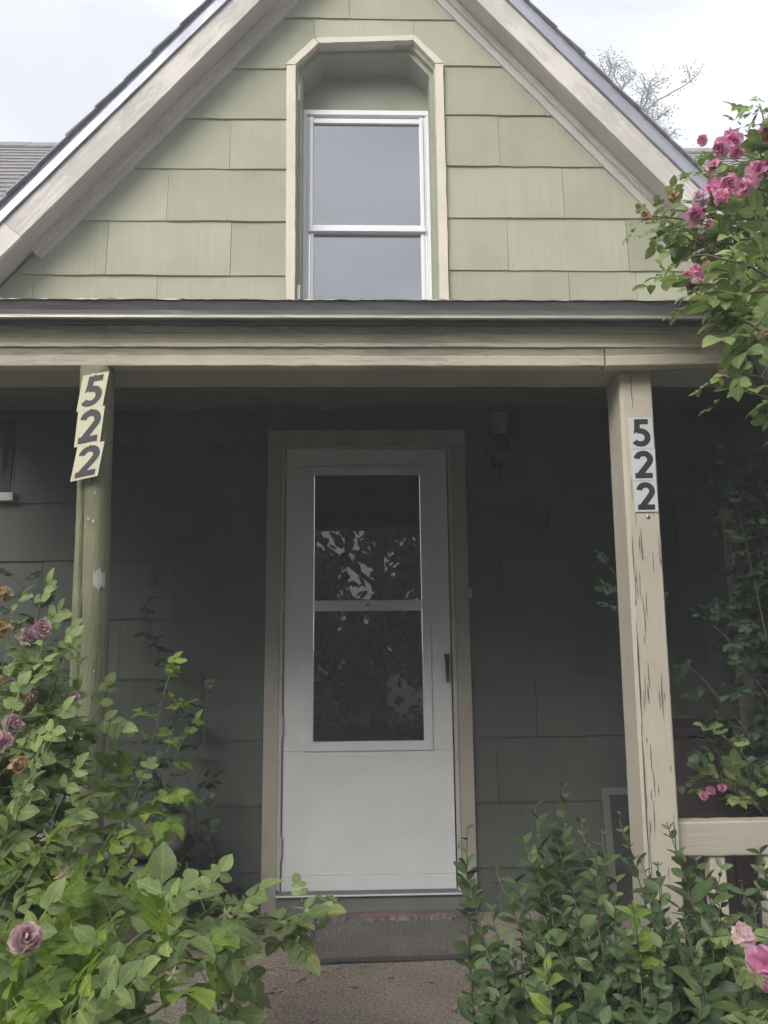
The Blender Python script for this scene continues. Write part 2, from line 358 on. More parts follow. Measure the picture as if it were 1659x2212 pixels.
# ------------------------------------------------------------------ ground and porch floor
mb = MB(); mb.box(-250, 250, -250, 250, -.75, -.35); tag(mb.build('ground', M['soil']), kind='structure')
mb = MB(); mb.box(-1.9, 1.45, -1.72, .12, -.36, -.004); tag(mb.build('porch_slab', M['conc'], bevel=.01), kind='structure')
mb = MB(); mb.box(-1.0, 1.0, -9.0, -1.74, -.36, -.33); tag(mb.build('bounce_walkway', M['bouncewalk'], bevel=.01), kind='structure')  # unseen concrete path, added to bounce light up to fascia and soffits
# carpet: gently uneven sheet
nx, ny = 60, 40; mb = MB(); vv = []
for j in range(ny + 1):
    for i in range(nx + 1):
        x = -1.88 + 3.30 * i / nx; y = -1.71 + 1.71 * j / ny
        vv.append((x, y, .003 + .003 * math.sin(x * 4.1 + y * 2.3) * math.sin(y * 5.7 - x)))
mb.add(vv, [(j * (nx + 1) + i, j * (nx + 1) + i + 1, (j + 1) * (nx + 1) + i + 1, (j + 1) * (nx + 1) + i) for j in range(ny) for i in range(nx)])
tag(mb.build('porch_carpet', M['carpet'], smooth=True), kind='structure')

# ------------------------------------------------------------------ the house
house = tag(empty('house', (0, 0, 0)), 'sage green shingled house with a steep front gable and a covered porch', 'house')
AX, AZ = .046, 5.04                 # apex of the gable wall below the rake
SL, SR = 1.180, 1.145               # rise per metre of the two slopes

# backing walls
mb = MB(); mb.add([(x, y, z) for y in (.0, .14) for (x, z) in [(-2.05, 2.45), (2.05, 2.45), (2.05, AZ - SR * 2.0 + .1), (AX, AZ + .1), (-2.05, AZ - SL * 2.1 + .1)]],
                  [(0, 1, 2, 3, 4), (9, 8, 7, 6, 5), (0, 5, 6, 1), (1, 6, 7, 2), (2, 7, 8, 3), (3, 8, 9, 4), (4, 9, 5, 0)])
# the gable wall has an opening for the window: built as pieces around it
def poly_wall(name, pieces, y0, y1, mat, parent):
    b = MB()
    for pc in pieces:
        n = len(pc)
        b.add([(x, y0, z) for x, z in pc] + [(x, y1, z) for x, z in pc],
              [tuple(range(n)), tuple(range(2 * n - 1, n - 1, -1))] + [(i, n + i, n + (i + 1) % n, (i + 1) % n) for i in range(n)])
    return recalc(b.build(name, mat, parent))
WX0, WX1, WZ1 = -.325, .392, 4.33    # window opening
CH = .125                            # chamfered corners of its head
zl = lambda x: AZ - SL * (AX - x) + .06
zr = lambda x: AZ - SR * (x - AX) + .06
gable = poly_wall('gable_wall', [
    [(-2.05, 2.4), (WX0, 2.4), (WX0, zl(WX0)), (-2.05, max(2.6, zl(-2.05)))],
    [(WX1, 2.4), (2.05, 2.4), (2.05, max(2.6, zr(2.05))), (WX1, zr(WX1))],
    [(WX0, WZ1), (WX1, WZ1), (WX1, zr(WX1)), (AX, AZ + .06), (WX0, zl(WX0))],
    [(WX0, WZ1 - CH - .02), (WX0 + CH, WZ1), (WX0, WZ1)],
    [(WX1, WZ1 - CH - .02), (WX1, WZ1), (WX1 - CH, WZ1)]], .0, .12, M['siding'], house)
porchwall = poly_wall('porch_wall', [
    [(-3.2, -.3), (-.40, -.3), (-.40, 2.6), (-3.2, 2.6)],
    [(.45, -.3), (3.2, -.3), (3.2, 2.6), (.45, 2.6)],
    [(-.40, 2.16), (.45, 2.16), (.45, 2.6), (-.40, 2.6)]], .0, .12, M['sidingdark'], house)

def clip(poly, a, b, c):           # keep a*x + b*z <= c
    out = []
    for i in range(len(poly)):
        p, q = poly[i], poly[(i + 1) % len(poly)]
        dp, dq = a * p[0] + b * p[1] - c, a * q[0] + b * q[1] - c
        if dp <= 0: out.append(p)
        if dp * dq < 0:
            t = dp / (dp - dq); out.append((p[0] + (q[0] - p[0]) * t, p[1] + (q[1] - p[1]) * t))
    return out
RS = random.Random(11)
def shingle(x0, x1, z0, z1, parent, clips=(), gap=.0012):
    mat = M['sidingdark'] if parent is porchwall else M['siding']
    w = x1 - x0
    if w < .02: return
    n = max(2, int(w / .1)); j = .0022
    bot = [(x0 + gap + (w - 2 * gap) * i / n, z0 + RS.uniform(-j, j)) for i in range(n + 1)]
    poly = bot + [(x1 - gap, z1 + .012), (x0 + gap, z1 + .012)]
    for c in clips: poly = clip(poly, *c)
    if len(poly) < 3: return
    n = len(poly); h = z1 - z0; lift = RS.uniform(-.0012, .0018); tw = RS.uniform(-.0012, .0012)
    fy = lambda x, z: -(.0035 + .0095 * max(0, min(1, (z1 - z) / h)) + lift + tw * ((x - x0) / w - .5) * 2)
    b = MB(); b.add([(x, fy(x, z), z) for x, z in poly] + [(x, .0015, z) for x, z in poly],
                    [tuple(range(n)), tuple(range(2 * n - 1, n - 1, -1))] + [(i, n + i, n + (i + 1) % n, (i + 1) % n) for i in range(n)])
    recalc(b.build('shingle', mat, parent))
    if parent is gable and z1 - z0 > .2:
        for fx_ in (.04, .5, .96):
            x_ = x0 + w * fx_; z_ = z0 + .024 + RS.uniform(-.004, .004)
            if RS.random() < .8 and all(a_ * x_ + b_ * (z_ + .02) <= c_ - .02 for a_, b_, c_ in clips):
                nb = MB(); nb.lathe([(.0032, 0), (.0028, .0012), (.001, .0016)], sides=7); no = nb.build('nail_head', M['nail'], gable, loc=(x_, fy(x_, z_), z_)); no.rotation_euler = (math.radians(90), 0, 0)

# gable shingles: courses and joints as they hang, left and right of the window
gl_clips = [(-SL, 1, AZ - SL * AX + .01)]     # z <= AZ - SL*(AX-x)
gr_clips = [(SR, 1, AZ + SR * AX + .01)]
rowsL = [2.70, 3.000, 3.296, 3.587, 3.875, 4.172, 4.473]
seamL = [[345], [235, 500], [110, 360], [493], [300], [460], [540]]
for i, z0 in enumerate(rowsL):
    z1 = rowsL[i + 1] if i + 1 < len(rowsL) else z0 + .3
    xs = sorted([-2.05, -.375] + [sight(s, 500, 0).x if i < 5 else sight(s, 120, 0).x for s in seamL[i]])
    if i < 5:
        lo = min(xs[1] - .61, -1.3)
        while xs[1] - xs[0] > .66: xs.insert(1, xs[1] - .61)
    for a, b_ in zip(xs[:-1], xs[1:]): 
        if i < 5: shingle(a, b_, z0, z1, gable, gl_clips)
rowsR = [2.70, 3.032, 3.323, 3.615, 3.911, 4.203, 4.485]
seamR = [[1222, 1365], [1095, 1352], [1220], [1085], [1190], [], []]
for i, z0 in enumerate(rowsR[:5]):
    z1 = rowsR[i + 1]
    xs = sorted([.445, 2.05] + [sight(s, 500, 0).x for s in seamR[i]])
    while xs[-1] - xs[-2] > .66: xs.insert(-1, xs[-2] + .61)
    for a, b_ in zip(xs[:-1], xs[1:]): shingle(a, b_, z0, z1, gable, gr_clips)
# courses beside and above the head of the window
both = gl_clips + gr_clips
archL = (-.385 - .0, 4.185); 
cutL = [(1, -1, -.385 - 4.185)]      # stay above-left of the chamfer:  x - z <= c
cutR = [(-1, -1, -(.442 + 4.205))]
shingle(-1.2, -.24, 4.172, 4.48, gable, gl_clips + cutL)
shingle(.288, 1.2, 4.203, 4.485, gable, gr_clips + cutR)
shingle(-.24, .288, 4.36, 4.482, gable, both)
for a, b_ in [(-.9, -.055), (-.055, .56), (.56, 1.0)]: shingle(a, b_, 4.482, 4.77, gable, both)
for a, b_ in [(-.6, .2), (.2, .7)]: shingle(a, b_, 4.77, 5.06, gable, both)

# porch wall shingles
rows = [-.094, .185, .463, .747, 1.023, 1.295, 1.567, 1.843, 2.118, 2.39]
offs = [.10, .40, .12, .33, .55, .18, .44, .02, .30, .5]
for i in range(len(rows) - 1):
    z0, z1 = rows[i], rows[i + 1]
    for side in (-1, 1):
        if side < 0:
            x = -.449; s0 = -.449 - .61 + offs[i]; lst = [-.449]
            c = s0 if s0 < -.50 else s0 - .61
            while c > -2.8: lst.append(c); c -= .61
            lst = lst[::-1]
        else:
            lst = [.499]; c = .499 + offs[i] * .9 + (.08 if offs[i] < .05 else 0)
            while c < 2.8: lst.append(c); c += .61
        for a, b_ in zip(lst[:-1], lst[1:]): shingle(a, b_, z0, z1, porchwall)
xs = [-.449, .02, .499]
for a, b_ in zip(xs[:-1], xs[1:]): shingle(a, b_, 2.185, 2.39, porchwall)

# ---- upstairs window
win = empty('window'); win.parent = house
def strip(name, pts, wid, y0, y1, mat, parent, wob=.0, seg=10, rs=RS):
    """flat board between two points in the wall plane, pts are its two long edges [(a0,a1),(b0,b1)]"""
    (a0, a1), (b0, b1) = pts
    vv, ff = [], []
    for k in range(seg + 1):
        t = k / seg
        for (p, q) in ((a0, a1), (b0, b1)):
            x = p[0] + (q[0] - p[0]) * t + rs.uniform(-wob, wob); z = p[1] + (q[1] - p[1]) * t + rs.uniform(-wob, wob)
            vv += [(x, y0, z), (x, y1, z)]
    for k in range(seg):
        o = 4 * k
        ff += [(o, o + 4, o + 6, o + 2), (o + 1, o + 3, o + 7, o + 5), (o, o + 1, o + 5, o + 4), (o + 2, o + 6, o + 7, o + 3)]
    ff += [(0, 2, 3, 1), (4 * seg, 4 * seg + 1, 4 * seg + 3, 4 * seg + 2)]
    b = MB(); b.add(vv, ff)
    return recalc(b.build(name, mat, parent))
wx = .0016
strip('trim_board', [((-.371, 2.6), (-.386, 4.176)), ((-.327, 2.6), (-.338, 4.176))], 0, -.034, .05, M['arch'], win, wx, 26)
strip('trim_board', [((.440, 2.6), (.441, 4.196)), ((.394, 2.6), (.398, 4.190))], 0, -.034, .05, M['arch'], win, wx, 26)
strip('trim_board', [((-.388, 4.180), (-.240, 4.340)), ((-.338, 4.180), (-.218, 4.309))], 0, -.036, .05, M['arch'], win, wx * .7, 6)
strip('trim_board', [((-.237, 4.341), (.289, 4.365)), ((-.217, 4.310), (.279, 4.335))], 0, -.034, .05, M['arch'], win, wx, 12)
strip('trim_board', [((.291, 4.365), (.445, 4.200)), ((.281, 4.335), (.400, 4.196))], 0, -.036, .05, M['arch'], win, wx * .7, 6)
# reveal (jambs and head), the green panel over the sash
strip('jamb', [((-.328, 2.6), (-.338, 4.18)), ((-.300, 2.6), (-.308, 4.17))], 0, .03, .215, M['reveal'], win)
strip('jamb', [((.371, 2.6), (.372, 4.17)), ((.394, 2.6), (.398, 4.19))], 0, .03, .215, M['reveal'], win)
strip('head_reveal', [((-.337, 4.18), (-.216, 4.309)), ((-.305, 4.165), (-.196, 4.28))], 0, .03, .215, M['reveal'], win)
strip('head_reveal', [((-.218, 4.31), (.281, 4.334)), ((-.206, 4.28), (.270, 4.302))], 0, .032, .215, M['reveal'], win)
strip('head_reveal', [((.279, 4.334), (.399, 4.19)), ((.262, 4.300), (.372, 4.17))], 0, .03, .215, M['reveal'], win)
mb = MB(); mb.add([(x, y, z) for y in (.19, .214) for (x, z) in [(-.335, 4.00), (.395, 4.00), (.395, 4.19), (.28, 4.335), (-.22, 4.31), (-.335, 4.18)]],
                  [(0, 1, 2, 3, 4, 5), (11, 10, 9, 8, 7, 6)] + [(i, 6 + i, 6 + (i + 1) % 6, (i + 1) % 6) for i in range(6)])
recalc(mb.build('transom_panel', M['reveal'], win))
def bx(name, x0, x1, y0, y1, z0, z1, mat, parent, bev=.0):
    b = MB(); b.box(x0, x1, y0, y1, z0, z1); return b.build(name, mat, parent, bevel=bev)
bx('outer_frame', -.312, .378, 0.1300, 0.1640, 4.012, 4.040, M['alum'], win, .002)
bx('outer_frame', -.312, -.288, 0.1300, 0.1640, 2.6, 4.011, M['alum'], win, .002)
bx('outer_frame', .355, .378, 0.1300, 0.1640, 2.6, 4.011, M['alum'], win, .002)
bx('track', -.287, -.274, 0.1380, 0.1640, 2.6, 4.0, M['alum'], win, .001)
bx('track', .342, .354, 0.1380, 0.1640, 2.6, 4.0, M['alum'], win, .001)
bx('sash_stile', -.273, -.254, 0.1260, 0.1600, 3.330, 3.995, M['alum'], win, .002)
bx('sash_stile', .322, .341, 0.1260, 0.1600, 3.330, 3.995, M['alum'], win, .002)
bx('sash_rail', -.2535, .3215, 0.1320, 0.1600, 3.962, 3.990, M['alum'], win, .002)
bx('sash_rail', -.2535, .3215, 0.1240, 0.1600, 3.343, 3.356, M['alum'], win, .002)
bx('meeting_rail', -.273, .345, 0.1180, 0.1580, 3.318, 3.341, M['alum'], win, .002)
bx('sash_stile', -.268, -.249, 0.1340, 0.1640, 2.6, 3.316, M['alum'], win, .002)
bx('sash_stile', .320, .339, 0.1340, 0.1640, 2.6, 3.316, M['alum'], win, .002)
bx('pane', -.2538, .3218, 0.1460, 0.1520, 3.356, 3.962, M['glassup'], win)
bx('pane', -.2488, .3198, 0.1520, 0.1580, 2.60, 3.317, M['glassup'], win)
bx('hinge', -.326, -.318, .005, .03, 4.00, 4.10, M['arch'], win)
bx('hinge', -.322, -.306, .000, .03, 2.88, 2.955, M['arch'], win)

# ---- rakes: fascia boards, soffits, frieze mouldings, drip edges, roof slabs
OV = -.16
def slope_frame(side):
    s = SL if side < 0 else SR
    d = Vector((side, 0, -s)).normalized()           # down the slope
    nrm = Vector((side * s, 0, 1)).normalized()      # out of the roof
    return d, nrm
def sloped(name, side, u0, u1, n0, n1, y0, y1, mat, parent, seg=14, wob=0.0, bev=0.0):
    """board lying along the slope: u down the slope from the apex line, n out of the slope, its local X runs down the slope"""
    d, nrm = slope_frame(side)
    b = MB(); prof = [(y0, n0), (y1, n0), (y1, n1), (y0, n1)]
    b.prism(prof, u0, u1, 'x', seg, wob, RS)
    o = b.build(name, mat, parent, bevel=bev)
    mtx = Matrix((d, Vector((0, 1, 0)), nrm)).transposed().to_4x4(); mtx.translation = Vector((AX, 0, AZ + .085))
    o.matrix_local = mtx; recalc(o)
    return o
for side in (-1, 1):
    ul = 3.02 if side < 0 else 2.98
    cutx = 2.62 if side < 0 else ul
    sloped('rake_board', side, .0, cutx, -.028, .085, OV - .022, OV, M['rake'], house, 40, .0012)
    if side < 0: sloped('rake_board', side, cutx + .002, ul, -.029, .086, OV - .023, OV, M['rakeclean'], house, 6, .0004)
    sloped('rake_soffit', side, .0, ul - .02, .0, .016, OV + .001, -.001, M['soffit'], house, 4)
    sloped('frieze_board', side, .0, 2.62, -.072, -.001, -.020, -.0155 + .02, M['soffit'], house, 40, .0012)
    sloped('frieze_moulding', side, .0, 2.62, -.036, -.002, -.040, -.0205, M['rake'], house, 40, .0010)
    sloped('drip_edge', side, -.02, ul + .02, .088, .128, OV - .036, OV + .06, M['drip'], house, 30, .0012)
    rf = sloped('gable_roof', side, -.03, ul + .05, .129, .150, OV - .030, 2.5, M['rakeshingle'], house, 8)
    d, nrm = slope_frame(side)
    u = .05; k = 0
    while u < ul:                        # shingle ends that step along the rake
        b = MB(); x0 = u; x1 = u + .205
        b.add([(x0, OV - .05, .152), (x1, OV - .05 + RS.uniform(-.006, .004), .158), (x1, OV + .3, .158), (x0, OV + .3, .152),
               (x0, OV - .05, .157), (x1, OV - .05 + RS.uniform(-.006, .004), .166), (x1, OV + .3, .166), (x0, OV + .3, .157)],
              [(0, 3, 2, 1), (4, 5, 6, 7), (0, 1, 5, 4), (1, 2, 6, 5), (2, 3, 7, 6), (3, 0, 4, 7)])
        o = b.build('shingle', M['rakeshingle'], rf)
        u += .205; k += 1

# ---- main roof behind, courses of tabs where they show
RY, RZ, RS_ = 2.36, 5.40, .92           # ridge and slope of the main roof
def roofz(y): return RZ - RS_ * (RY - y)
mainroof = empty('main_roof'); mainroof.parent = house
for x0, x1, ye in [(-6.0, -1.96, -.25), (-1.955, -1.0, .16), (1.0, 1.955, .16), (1.96, 6.0, -.25)]:
    b = MB()
    b.add([(x0, ye, roofz(ye) - .03), (x1, ye, roofz(ye) - .03), (x1, RY, RZ - .03), (x0, RY, RZ - .03), (x0, RY + 2.6, RZ - 2.6 * RS_), (x1, RY + 2.6, RZ - 2.6 * RS_),
           (x0, ye, roofz(ye) - .12), (x1, ye, roofz(ye) - .12), (x1, RY, RZ - .14), (x0, RY, RZ - .14), (x0, RY + 2.6, RZ - 2.6 * RS_ - .11), (x1, RY + 2.6, RZ - 2.6 * RS_ - .11)],
          [(0, 1, 2, 3), (3, 2, 5, 4), (7, 6, 9, 8), (8, 9, 10, 11), (0, 6, 7, 1), (4, 5, 11, 10), (0, 3, 9, 6), (3, 4, 10, 9), (1, 7, 8, 2), (2, 8, 11, 5)])
    recalc(b.build('roof_deck', M['asphalt'], mainroof))
    if ye > 0: continue
    bx('eave_board', x0, x1, ye - .03, ye - .004, roofz(ye) - .16, roofz(ye) - .02, M['rake'], house)
    bx('eave_soffit', x0, x1, ye - .003, .0, roofz(ye) - .15, roofz(ye) - .135, M['soffit'], house)
ca, sa = 1 / math.hypot(1, RS_), RS_ / math.hypot(1, RS_)
tabs = []
for v in range(3):
    b = MB(); w = .30
    n = 3; jj = [RS.uniform(-.004, .004) for _ in range(n + 1)]
    top = [(w * i / n, 0 + jj[i], .016) for i in range(n + 1)] + [(w, .17, .006), (0, .17, .006)]
    bot = [(w * i / n, 0 + jj[i], .0) for i in range(n + 1)] + [(w, .17, -.002), (0, .17, -.002)]
    q = len(top)
    b.add(top + bot, [tuple(range(q)), tuple(range(2 * q - 1, q - 1, -1))] + [(i, q + i, q + (i + 1) % q, (i + 1) % q) for i in range(q)])
    me = bpy.data.meshes.new('shingle'); me.from_pydata(b.v, [], b.f); me.materials.append(M['asphalt']); tabs.append(me)
for xa, xb, ylow in [(-3.35, -1.35, .55), (1.55, 3.35, .75)]:
    y = RY - .02; r = 0
    while y > ylow and r < 20:
        y -= .145 * ca; x = xa - RS.uniform(0, .3) ; r += 1
        while x < xb:
            # the gable roof hides what lies behind it
            if abs(x) > 1.15 + (RY - y) * .25 - .5:
                o = bpy.data.objects.new('shingle', tabs[RS.randrange(3)]); COL.objects.link(o); o.parent = mainroof
                mt = Matrix(((1, 0, 0), (0, ca, -sa), (0, sa, ca))).to_4x4(); mt.translation = Vector((x, y, roofz(y) - .028 + RS.uniform(0, .004))); o.matrix_local = mt
            x += .302
for xa, xb in [(-3.4, -1.0), (1.3, 3.5)]:
    x = xa
    while x < xb:
        b = MB(); b.prism([(-.13, -.11 * RS_ ), (0, .022), (.13, -.11 * RS_), (.12, -.13 * RS_), (0, .008), (-.12, -.13 * RS_)], x, x + .2, 'x')
        o = b.build('ridge_cap', M['asphalt'], mainroof, loc=(0, RY, RZ - .012 + RS.uniform(0, .006))); recalc(o); x += .203

# ---- porch roof, eave mouldings, beam, ceiling
XL, XR = -1.85, 1.95
PR = .335
mb = MB(); mb.add([(x, y, z) for x in (XL - .05, XR + .16) for (y, z) in [(-1.652, 2.066), (-.001, 2.066 + PR * 1.651), (-.001, 2.092 + PR * 1.651), (-1.652, 2.086)]],
                  [(0, 1, 2, 3), (7, 6, 5, 4), (0, 4, 5, 1), (1, 5, 6, 2), (2, 6, 7, 3), (3, 7, 4, 0)])
recalc(mb.build('porch_roof', M['asphalt'], house))
# metal gutter face: shallow concave profile with a rolled lip
gx0, gx1 = XL - .06, XR + .17
prof = [(-1.656, 2.087), (-1.663, 2.085), (-1.658, 2.076), (-1.652, 2.064), (-1.650, 2.054), (-1.654, 2.046), (-1.659, 2.042), (-1.640, 2.038), (-1.632, 2.050), (-1.632, 2.084)]
gut = MB(); gut.prism(prof, gx0, gx1, 'x', 60, .0006, RS); recalc(gut.build('gutter', M['gutter'], house))
b = MB(); b.prism([(-1.6585, 2.0465), (-1.6655, 2.0435), (-1.6660, 2.0365), (-1.660, 2.0345), (-1.652, 2.0375)], gx0, gx1, 'x', 60, .0004, RS); recalc(b.build('gutter_lip', M['lip'], house))
b = MB(); b.prism([(-1.668, 2.0870), (-1.655, 2.0885), (-1.640, 2.093), (-1.640, 2.096), (-1.656, 2.0912), (-1.668, 2.0890)], gx0, gx1, 'x', 240, .0014, RS); recalc(b.build('roof_edge', M['lip'], house))
bx('gutter_soffit', XL, XR + .1, -1.640, -1.40, 2.0345, 2.0375, M['gutter'], house)
def run(name, prof, x0, x1, mat, seg=70, wob=.0008, parent=None):
    b = MB(); b.prism(prof, x0, x1, 'x', seg, wob, RS); return recalc(b.build(name, mat, parent or house))
run('fascia_board', [(-1.616, 2.0175), (-1.613, 2.0160), (-1.56, 2.0160), (-1.56, 2.0335), (-1.616, 2.0335)], XL, XR + .06, M['trimXworn'], 160, .0013)
run('crown_moulding', [(-1.6105, 2.0150), (-1.6055, 2.004), (-1.6000, 1.9905), (-1.6035, 1.9868), (-1.6035, 1.9795), (-1.590, 1.9780), (-1.55, 1.9780), (-1.55, 2.0150)], XL, XR + .04, M['trimX'], 130, .0009)
jx = sight(1305, 770, -1.585).x; ex = sight(1568, 770, -1.585).x
tp = [(-1.5965, 1.9770), (-1.5890, 1.9640), (-1.5865, 1.9590), (-1.5890, 1.9555), (-1.5870, 1.9320), (-1.5840, 1.9290), (-1.55, 1.9290), (-1.55, 1.9770)]
run('trim_board', tp, XL, jx - .002, M['trimX'], 70, .0006)
o = run('trim_board', [(u - .003, w - .0015) for u, w in tp], jx + .002, ex, M['trimX'], 14, .0006)
o.rotation_euler = (0, math.radians(-1.4), 0)
o.location = Vector((jx, 0, 1.95)) - Matrix.Rotation(math.radians(-1.4), 3, 'Y') @ Vector((jx, 0, 1.95))
run('beam', [(-1.549, 1.9310), (-1.405, 1.9310), (-1.405, 2.033), (-1.549, 2.033)], XL, XR, M['beam'], 40, .0010)
bx('beam_end', ex + .004, ex + .06, -1.586, -1.5495, 1.918, 1.962, M['trimX'], house, .002)
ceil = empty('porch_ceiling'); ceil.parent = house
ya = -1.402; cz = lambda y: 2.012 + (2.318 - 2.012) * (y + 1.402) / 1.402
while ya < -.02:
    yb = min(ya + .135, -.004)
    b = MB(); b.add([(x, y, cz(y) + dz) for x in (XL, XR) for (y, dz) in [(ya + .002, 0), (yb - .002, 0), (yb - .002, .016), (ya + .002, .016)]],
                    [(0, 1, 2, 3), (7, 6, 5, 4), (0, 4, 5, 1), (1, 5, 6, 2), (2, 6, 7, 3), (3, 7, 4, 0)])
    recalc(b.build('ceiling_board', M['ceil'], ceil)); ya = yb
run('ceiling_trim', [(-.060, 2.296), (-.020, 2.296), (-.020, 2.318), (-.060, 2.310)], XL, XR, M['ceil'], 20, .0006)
# end panels of the porch roof
for x in (XL - .02, XR + .02):
    b = MB(); b.add([(x + dx, y, z) for dx in (-.012, .012) for (y, z) in [(-1.53, 2.038), (-.002, 2.30), (-.002, 2.60), (-1.53, 2.10)]],
                    [(0, 1, 2, 3), (7, 6, 5, 4), (0, 4, 5, 1), (1, 5, 6, 2), (2, 6, 7, 3), (3, 7, 4, 0)])
    recalc(b.build('porch_end_panel', M['beam'], house))

# ---- square post
sq = empty('square_post'); sq.parent = house
def sqring(z, lean):
    cx = .790 - .010 * (1.937 - z); hw = .0465; ch = .009; y0, y1 = -1.531, -1.418
    return [(cx - hw + ch, y0), (cx + hw - ch * .4, y0), (cx + hw, y0 + ch * .4), (cx + hw, y1), (cx - hw, y1), (cx - hw, y0 + ch)]
b = MB(); seg = 120; vv = []
for k in range(seg + 1):
    z = .0 + 1.930 * k / seg
    for (x, y) in sqring(z, 0): vv.append((x + RS.uniform(-.0003, .0003), y + RS.uniform(-.0003, .0003), z))
n = 6; ff = [(k * n + i, k * n + (i + 1) % n, (k + 1) * n + (i + 1) % n, (k + 1) * n + i) for k in range(seg) for i in range(n)]
ff += [tuple(range(n - 1, -1, -1)), tuple(seg * n + i for i in range(n))]
b.add(vv, ff); recalc(b.build('post_body', M['trimZ'], sq))
# splits along the arris and the face
RP = random.Random(17)
splits = [(.7505, .30, .62, .0024), (.7510, .60, .95, .0022), (.7525, .93, 1.22, .0016), (.776, 1.82, 1.928, .0010), (.823, .60, .72, .0016), (.812, .96, 1.08, .0014)]
for _ in range(75):
    x_ = RP.choice([RP.uniform(.752, .775), RP.uniform(.752, .785), RP.uniform(.752, .833)]); z_ = RP.uniform(.25, 1.62); splits.append((x_, z_, z_ + RP.uniform(.012, .085), RP.uniform(.0004, .0011)))
for (x, z0, z1, w) in splits:
    b = MB(); nseg = 8; pts = []
    for k in range(nseg + 1):
        t = k / nseg; z = z0 + (z1 - z0) * t; ww = w * math.sin(math.pi * min(.97, max(.03, t))) + .0003; xx = x + RS.uniform(-.0006, .0006)- .010 * (1.937 - z)
        pts += [(xx - ww, -1.5328, z), (xx + ww, -1.5328, z)]
    b.add(pts, [(2 * k, 2 * k + 1, 2 * k + 3, 2 * k + 2) for k in range(nseg)])
    b.build('wood_split', M['splitwood'], sq)
b = MB(); b.lathe([(.006, 0), (.0055, .003), (.002, .0045)], sides=10); o = b.build('nail_head', M['steel'], sq, True); o.rotation_euler = (math.radians(90), 0, 0); o.location = (.7985, -1.531, 1.508)

# ---- log post
lp = empty('log_post'); lp.parent = house
def lx(z): return -.7075 - .026 * (z - .78)
seg, sides = 130, 96; vv = []; groove = set()
R2 = random.Random(3); ph = [R2.uniform(0, 6.28) for _ in range(8)]
LY = -1.555
for k in range(seg + 1):
    z = 1.929 * k / seg
    for i in range(sides):
        th = 2 * math.pi * i / sides
        r = .0445 + .0018 * math.sin(3 * th + ph[0] + z * .8) + .0012 * math.sin(5 * th + ph[1] - z * 2.1) + .0010 * math.sin(z * 9 + ph[2] + th * 2) + R2.uniform(-.0007, .0007)
        # the long check that runs up the left of the log
        tc_ = math.radians(252 + 6 * math.sin(z * 2.3 + .6) + 2 * math.sin(z * 17))
        dd = (th - tc_ + math.pi) % (2 * math.pi) - math.pi
        r -= .020 * math.exp(-(dd / .075) ** 2) * min(1, max(0, (1.78 - z) / .1)) * (.55 + .45 * math.sin(z * 5.0 + 1))
        tc2 = math.radians(236 + 6 * math.sin(z * 3.1) + 2 * math.sin(z * 23))
        dd = (th - tc2 + math.pi) % (2 * math.pi) - math.pi
        r -= .016 * math.exp(-(dd / .060) ** 2) * min(1, max(0, (1.18 - z) / .15))
        if r < .0375: groove.add(len(vv))
        vv.append((lx(z) + r * math.cos(th), LY + r * math.sin(th), z))
b = MB(); ff = [(k * sides + i, k * sides + (i + 1) % sides, (k + 1) * sides + (i + 1) % sides, (k + 1) * sides + i) for k in range(seg) for i in range(sides)]
ff += [tuple(range(sides - 1, -1, -1)), tuple(seg * sides + i for i in range(sides))]
b.add(vv, ff); o = recalc(b.build('log_body', M['log'], lp, True)); o.data.materials.append(M['splitwood'])
for q_ in o.data.polygons:
    if sum(i_ in groove for i_ in q_.vertices) >= 3 and len(q_.vertices) == 4: q_.material_index = 1
def patch(z0, z1, a0, a1, name, mat, jag, nn=9):
    b = MB(); pts = []
    for k in range(nn + 1):
        a = math.radians(a0 + (a1 - a0) * k / nn)
        for z in (z0 + R2.uniform(-jag, jag), z1 + R2.uniform(-jag, jag)):
            pts.append((lx(z) + .0475 * math.cos(a), LY + .0475 * math.sin(a), z))
    b.add(pts, [(2 * k, 2 * k + 2, 2 * k + 3, 2 * k + 1) for k in range(nn)]); return b.build(name, mat, lp)
patch(1.318, 1.362, 293, 333, 'scraped_patch', M['logbare'], .012)
for z, a, s in [(1.600, 268, 3), (1.565, 288, 3), (1.495, 270, 4), (1.488, 284, 5), (1.476, 262, 2), (1.10, 300, 3), (.93, 292, 3), (1.42, 305, 2), (1.155, 310, 2), (1.04, 300, 3), (.89, 286, 2)]:
    patch(z, z + .004 * s / 2, a, a + s * 1.6, 'paint_chip', M['logbare'], .0015, 3)

# ---- door with casing, jamb, panes
dfr = empty('door_frame'); dfr.parent = house
bx('casing', -.449, -.382, -.034, .02, .002, 2.108, M['frame'], dfr, .003)
bx('casing', .432, .4985, -.034, .02, .030, 2.108, M['frame'], dfr, .003)
bx('casing', -.449, .4985, -.035, .02, 2.110, 2.183, M['frame'], dfr, .003)
bx('casing_cap', -.449, .4985, -.046, -.0355, 2.158, 2.186, M['frame'], dfr, .003)
M['jamb'] = paint('white storm frame paint', (.52, .50, .46), (.3, .28, .25), (14, 14, 1), .72, .5)
bx('storm_jamb', -.381, -.366, -.040, .02, .115, 2.108, M['jamb'], dfr, .002)
bx('storm_jamb', .413, .431, -.040, .02, .100, 2.108, M['jamb'], dfr, .002)
bx('storm_head', -.365, .412, -.036, .02, 2.098, 2.1085, M['jamb'], dfr, .001)
bx('sill_plate', -.381, .431, -.060, .02, .088, .103, M['gutter'], dfr, .002)
bx('sill_lip', -.381, .431, -.066, -.0605, .094, .100, M['alum'], dfr, .001)
bx('sill_riser', -.381, .431, -.048, .02, .004, .0875, M['sill'], dfr, .002)
